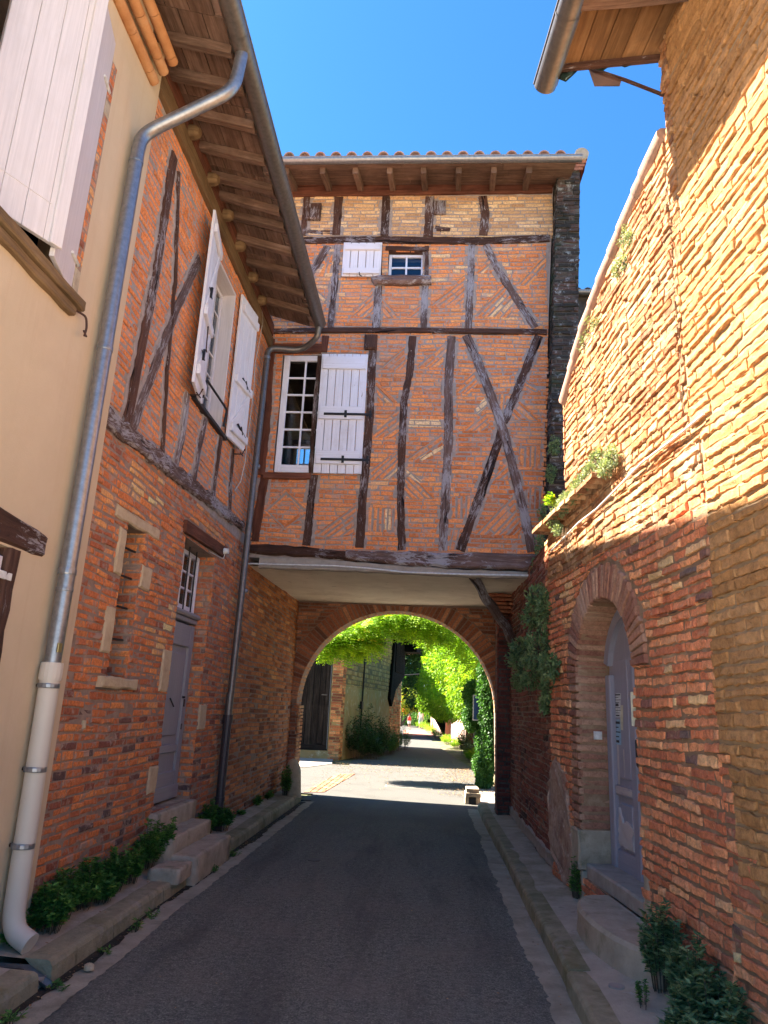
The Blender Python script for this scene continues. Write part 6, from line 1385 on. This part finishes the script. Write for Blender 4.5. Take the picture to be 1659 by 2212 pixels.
db = [B(905, 1400, 48, (1.3, 2, 1.5)), B(915, 1450, 46, (1.1, 2, 1.2)), B(905, 1495, 46, (1.0, 2, 1.0)), B(938, 1495, 44, (.7, 2, .7)), B(940, 1420, 46, (1.3, 2, 1.4)), B(890, 1360, 48, (1.8, 2, 1.5)), B(940, 1360, 48, (1.8, 2, 1.5))]
tree('dark_tree', 'tall dark green tree at the end of the far road', (1.3, 50, 0), [(b[0], .05) for b in db[:3]], .2, db, 'leaf_dark', 230, .15, .1, 104)
fbm = [B(880, 1510, 72, (1.2, 1.2, 1.0)), B(895, 1520, 72, (1.1, 1.2, .7)), B(872, 1525, 72, (.9, 1.2, .8)), B(905, 1525, 72, (.6, 1, .5))]
tree('flowering_shrub', 'yellow green shrub with orange blossom behind the two walkers', (-2.6, 72, 0), [(b[0], .03) for b in fbm], .08, fbm, 'leaf_flower', 330, .14, .1, 105, cat='shrub')
gb = [B(890, 1545, 75, (1.8, 1, .9)), B(870, 1550, 75, (1.4, 1, .7)), B(905, 1555, 75, (.6, 1, .5))]
tree('far_hedge', 'green hedge low behind the two walkers', (-2.0, 75, 0), [(b[0], .03) for b in gb], .06, gb, 'leaf_weed', 200, .14, .09, 106, cat='hedge')
# background wood closing the view
wb = MB(); rg = random.Random(7); blobs = [((x, rg.uniform(80, 92), rg.uniform(1, 9)), (3.2, 2.5, 3)) for x in range(-26, 27, 3) for _ in range(2)]
crown(wb, blobs, 46, .5, .35, rg); tag(stuff(wb.obj('far_wood', M['leaf_dark'])), 'distant wood closing the view at the end of the road', 'wood')
fwl = thing('boundary_wall', 'pale plastered wall at the far bend behind the hedge tree', 'wall', (-.6, 56, 0)); mb = MB(); q = [onz(921, 1566), onz(908, 1557)]; f_ = Frame(q[1], q[0]-q[1], (q[0]-q[1]).cross(Vector((0, 0, 1)))); wall(mb, f_, [rect(-2, (q[0]-q[1]).length, 0, 2.1)], [], .3); mb.obj('wall', M['plaster'], fwl)

# weeds of the verges
def herb(name, label, pos, seed, mat='leaf_weed', L=.09, W=.03, cat='shrub', hs=1.0, n=34):
    t = thing(name, label, cat, pos[0][0]); rg = random.Random(seed); lf = MB(); st = MB()
    for (x, y, z), h_, sp in pos: tuft(lf, st, (x, y, z), h_*hs, sp, n, 26, L, W, rg)
    st.obj('stems', M['stem'], t); lf.obj('foliage', M[mat], t)
def bw(u, out=.35): p = fE.p(u, 0, out); return (p.x, p.y, 0)
herb('elder_bush', 'dark green bush against the barn wall beside the plank gate', [(bw(.9), 1.5, (.5, .5)), (bw(1.9, .4), 1.9, (.6, .5)), (bw(2.8, .5), 1.7, (.7, .6)), (bw(1.4, .7), .9, (.6, .5)), (bw(3.6, .5), 1.3, (.6, .6))], 201, 'leaf_dark', .13, .035, n=48)
herb('verge_bush', 'lighter green low bush at the far foot of the barn wall', [(bw(4.2, .7), .8, (.5, .6)), (bw(5.0, .6), .9, (.4, .7)), (bw(6.5, .5), 1.0, (.4, .9)), (bw(8, .5), 1.1, (.4, .9))], 202, 'leaf_weed', .09, .025, n=44)
def gp(x, y): q = onz(x, y); return (q.x, q.y, 0)
herb('laurel_sapling', 'pale leafed young shrub at the foot of the pink garden wall', [(gp(1003, 1632), 1.25, (.25, .3)), (gp(1015, 1640), .7, (.25, .3))], 203, 'leaf_grey', .14, .06, n=26)
herb('grass_verge', 'tall grass along the foot of the pink garden wall', [(gp(1035, 1655), .5, (.3, .5)), (gp(1050, 1668), .6, (.25, .4)), (gp(1022, 1645), .45, (.3, .5)), (gp(985, 1616), .5, (.3, 1.2)), (gp(965, 1606), .5, (.35, 1.5)), (gp(945, 1594), .7, (.45, 2.0)), (gp(930, 1584), .8, (.5, 2.5)), (gp(915, 1575), .8, (.6, 3)), (gp(905, 1572), .7, (.5, 2))], 204, 'leaf_robinia', .13, .02, cat='grass', n=60)

lf = MB(); rg = random.Random(45)
for i in range(520):
    k = rg.random(); y = rg.uniform(3.2, 13)
    if k < .5: x, z = rg.gauss(-2.06, .03), .012
    elif k < .75: x, z = rg.uniform(-2.5, -2.15), .13
    elif k < .9: x, z = rg.gauss(.86, .03), .010
    else: x, z = rg.uniform(-1.85, .7), .004
    if y < 4.55 and -2.5 < x < -2.1 and y > 4.38: continue
    a = rg.uniform(0, 6.28); s_ = rg.uniform(.008, .028); leafquad(lf, Vector((x, y, z)), Vector((math.cos(a), math.sin(a), rg.uniform(0, .25))).normalized(), Vector((0, 0, 1)), s_, s_*.6, rg.random())
tag(stuff(lf.obj('gutter_litter', bpy.data.materials['dry_leaf'])), 'bits of dry leaf and grit scattered along the gutters and pavements', 'litter')
# people and dog
def person(name, label, base, h, yaw, dress, parts_fn, skinm):
    """one skinned figure: continuous body, clothing and hair as children"""
    t = thing(name, label, 'person', base); s = h/1.72
    J = {'pel': (0, 0, .93), 'ch': (0, .0, 1.22), 'nk': (0, 0, 1.43), 'hd': (0, .01, 1.52), 'ht': (0, .01, 1.66), 'shl': (-.17, 0, 1.38), 'ell': (-.22, .02, 1.12), 'wrl': (-.24, .10, .90), 'hal': (-.24, .13, .80), 'shr': (.17, 0, 1.38), 'elr': (.23, .0, 1.12), 'wrr': (.26, .06, .88), 'har': (.26, .08, .79),
         'hil': (-.09, 0, .90), 'knl': (-.10, .06, .50), 'anl': (-.10, -.06, .09), 'tol': (-.10, .10, .03), 'hir': (.09, 0, .90), 'knr': (.10, .02, .50), 'anr': (.10, .08, .09), 'tor': (.10, .24, .03)}
    Rd = {'pel': .13, 'ch': .135, 'nk': .055, 'hd': .085, 'ht': .07, 'shl': .06, 'ell': .042, 'wrl': .028, 'hal': .025, 'shr': .06, 'elr': .042, 'wrr': .028, 'har': .025, 'hil': .095, 'knl': .058, 'anl': .038, 'tol': .03, 'hir': .095, 'knr': .058, 'anr': .038, 'tor': .03}
    E_ = [('pel', 'ch'), ('ch', 'nk'), ('nk', 'hd'), ('hd', 'ht'), ('nk', 'shl'), ('shl', 'ell'), ('ell', 'wrl'), ('wrl', 'hal'), ('nk', 'shr'), ('shr', 'elr'), ('elr', 'wrr'), ('wrr', 'har'), ('pel', 'hil'), ('hil', 'knl'), ('knl', 'anl'), ('anl', 'tol'), ('pel', 'hir'), ('hir', 'knr'), ('knr', 'anr'), ('anr', 'tor')]
    keys = list(J); cy, sy = math.cos(yaw), math.sin(yaw)
    def X(p): x, y, z = [k*s for k in p]; return (base[0]+x*cy-y*sy, base[1]+x*sy+y*cy, base[2]+z)
    me = bpy.data.meshes.new(name); me.from_pydata([X(J[k]) for k in keys], [(keys.index(a), keys.index(b)) for a, b in E_], []); o = bpy.data.objects.new('body', me); C.objects.link(o); me.materials.append(skinm)
    o.parent = t; o.matrix_parent_inverse = Matrix.Translation(-t.location)
    md = o.modifiers.new('skin', 'SKIN'); md.use_smooth_shade = True
    sv = me.skin_vertices[0].data
    for i, k in enumerate(keys): sv[i].radius = (Rd[k]*s, Rd[k]*s); sv[i].use_root = k == 'pel'
    o.modifiers.new('sub', 'SUBSURF').levels = 1; o.modifiers['sub'].render_levels = 1
    for nm, mt, prof in parts_fn:
        mb = MB(); mb.grid([[X((r*1.0*math.cos(k*math.pi/6)+ox, r*.75*math.sin(k*math.pi/6)+oy, z)) for k in range(12)] for z, r, ox, oy in prof], .5, True); mb.obj(nm, mt, t, smooth=True)
pp_ = onz(902, 1574)
person('person', 'adult in a pale sleeveless top and grey green trousers walking far down the road', (pp_.x+.25, pp_.y, 0), 1.7, math.pi, 0, [('top', M['white_cloth'], [(.95, .17, 0, 0), (1.1, .155, 0, 0), (1.25, .185, 0, 0), (1.40, .16, 0, 0)]), ('trousers', M['grey_cloth'], [(.45, .17, 0, .02), (.7, .19, 0, 0), (.9, .19, 0, 0), (1.0, .165, 0, 0)]), ('hair', M['hair'], [(1.50, .09, 0, -.03), (1.58, .112, 0, -.01), (1.68, .10, 0, 0), (1.74, .04, 0, 0)])], M['skin'])
person('person', 'child in a red shirt and white shorts walking beside the adult', (pp_.x-.75, pp_.y-.5, 0), 1.22, math.pi+.3, 0, [('shirt', M['red_cloth'], [(.93, .19, 0, 0), (1.1, .18, 0, 0), (1.25, .20, 0, 0), (1.42, .16, 0, 0)]), ('shorts', M['white_cloth'], [(.58, .21, 0, .02), (.8, .21, 0, 0), (.97, .18, 0, 0)]), ('hair', M['hair'], [(1.50, .10, 0, -.03), (1.58, .125, 0, -.01), (1.70, .11, 0, 0), (1.76, .04, 0, 0)])], M['skin'])
# small pale dog
t = thing('dog', 'small pale dog standing left of the child far down the road', 'dog', (pp_.x-1.75, pp_.y-2, 0)); s = .5; bx, by = pp_.x-1.75, pp_.y-2
J = [(0, -.3, .42), (0, .0, .44), (0, .28, .46), (0, .42, .6), (0, .52, .62), (0, .66, .58), (-.09, .28, .2), (-.09, .27, .02), (.09, .28, .2), (.09, .3, .02), (-.09, -.24, .24), (-.09, -.32, .18), (-.09, -.27, .02), (.09, -.22, .24), (.09, -.32, .18), (.09, -.27, .02), (0, -.42, .55), (0, -.5, .68)]
E_ = [(0, 1), (1, 2), (2, 3), (3, 4), (4, 5), (2, 6), (6, 7), (2, 8), (8, 9), (0, 10), (10, 11), (11, 12), (0, 13), (13, 14), (14, 15), (0, 16), (16, 17)]
me = bpy.data.meshes.new('dog'); me.from_pydata([(bx+x*s*.7-y*s*.7, by+y*s*.7, z*s*1.1) for x, y, z in J], E_, []); o = bpy.data.objects.new('body', me); C.objects.link(o); me.materials.append(M['fur']); o.parent = t; o.matrix_parent_inverse = Matrix.Translation(-t.location)
md = o.modifiers.new('skin', 'SKIN'); md.use_smooth_shade = True
for i, r in enumerate((.1, .11, .12, .06, .07, .03, .035, .025, .035, .025, .045, .025, .02, .045, .025, .02, .025, .015)): me.skin_vertices[0].data[i].radius = (r*s*1.1, r*s*1.1); me.skin_vertices[0].data[i].use_root = i == 1
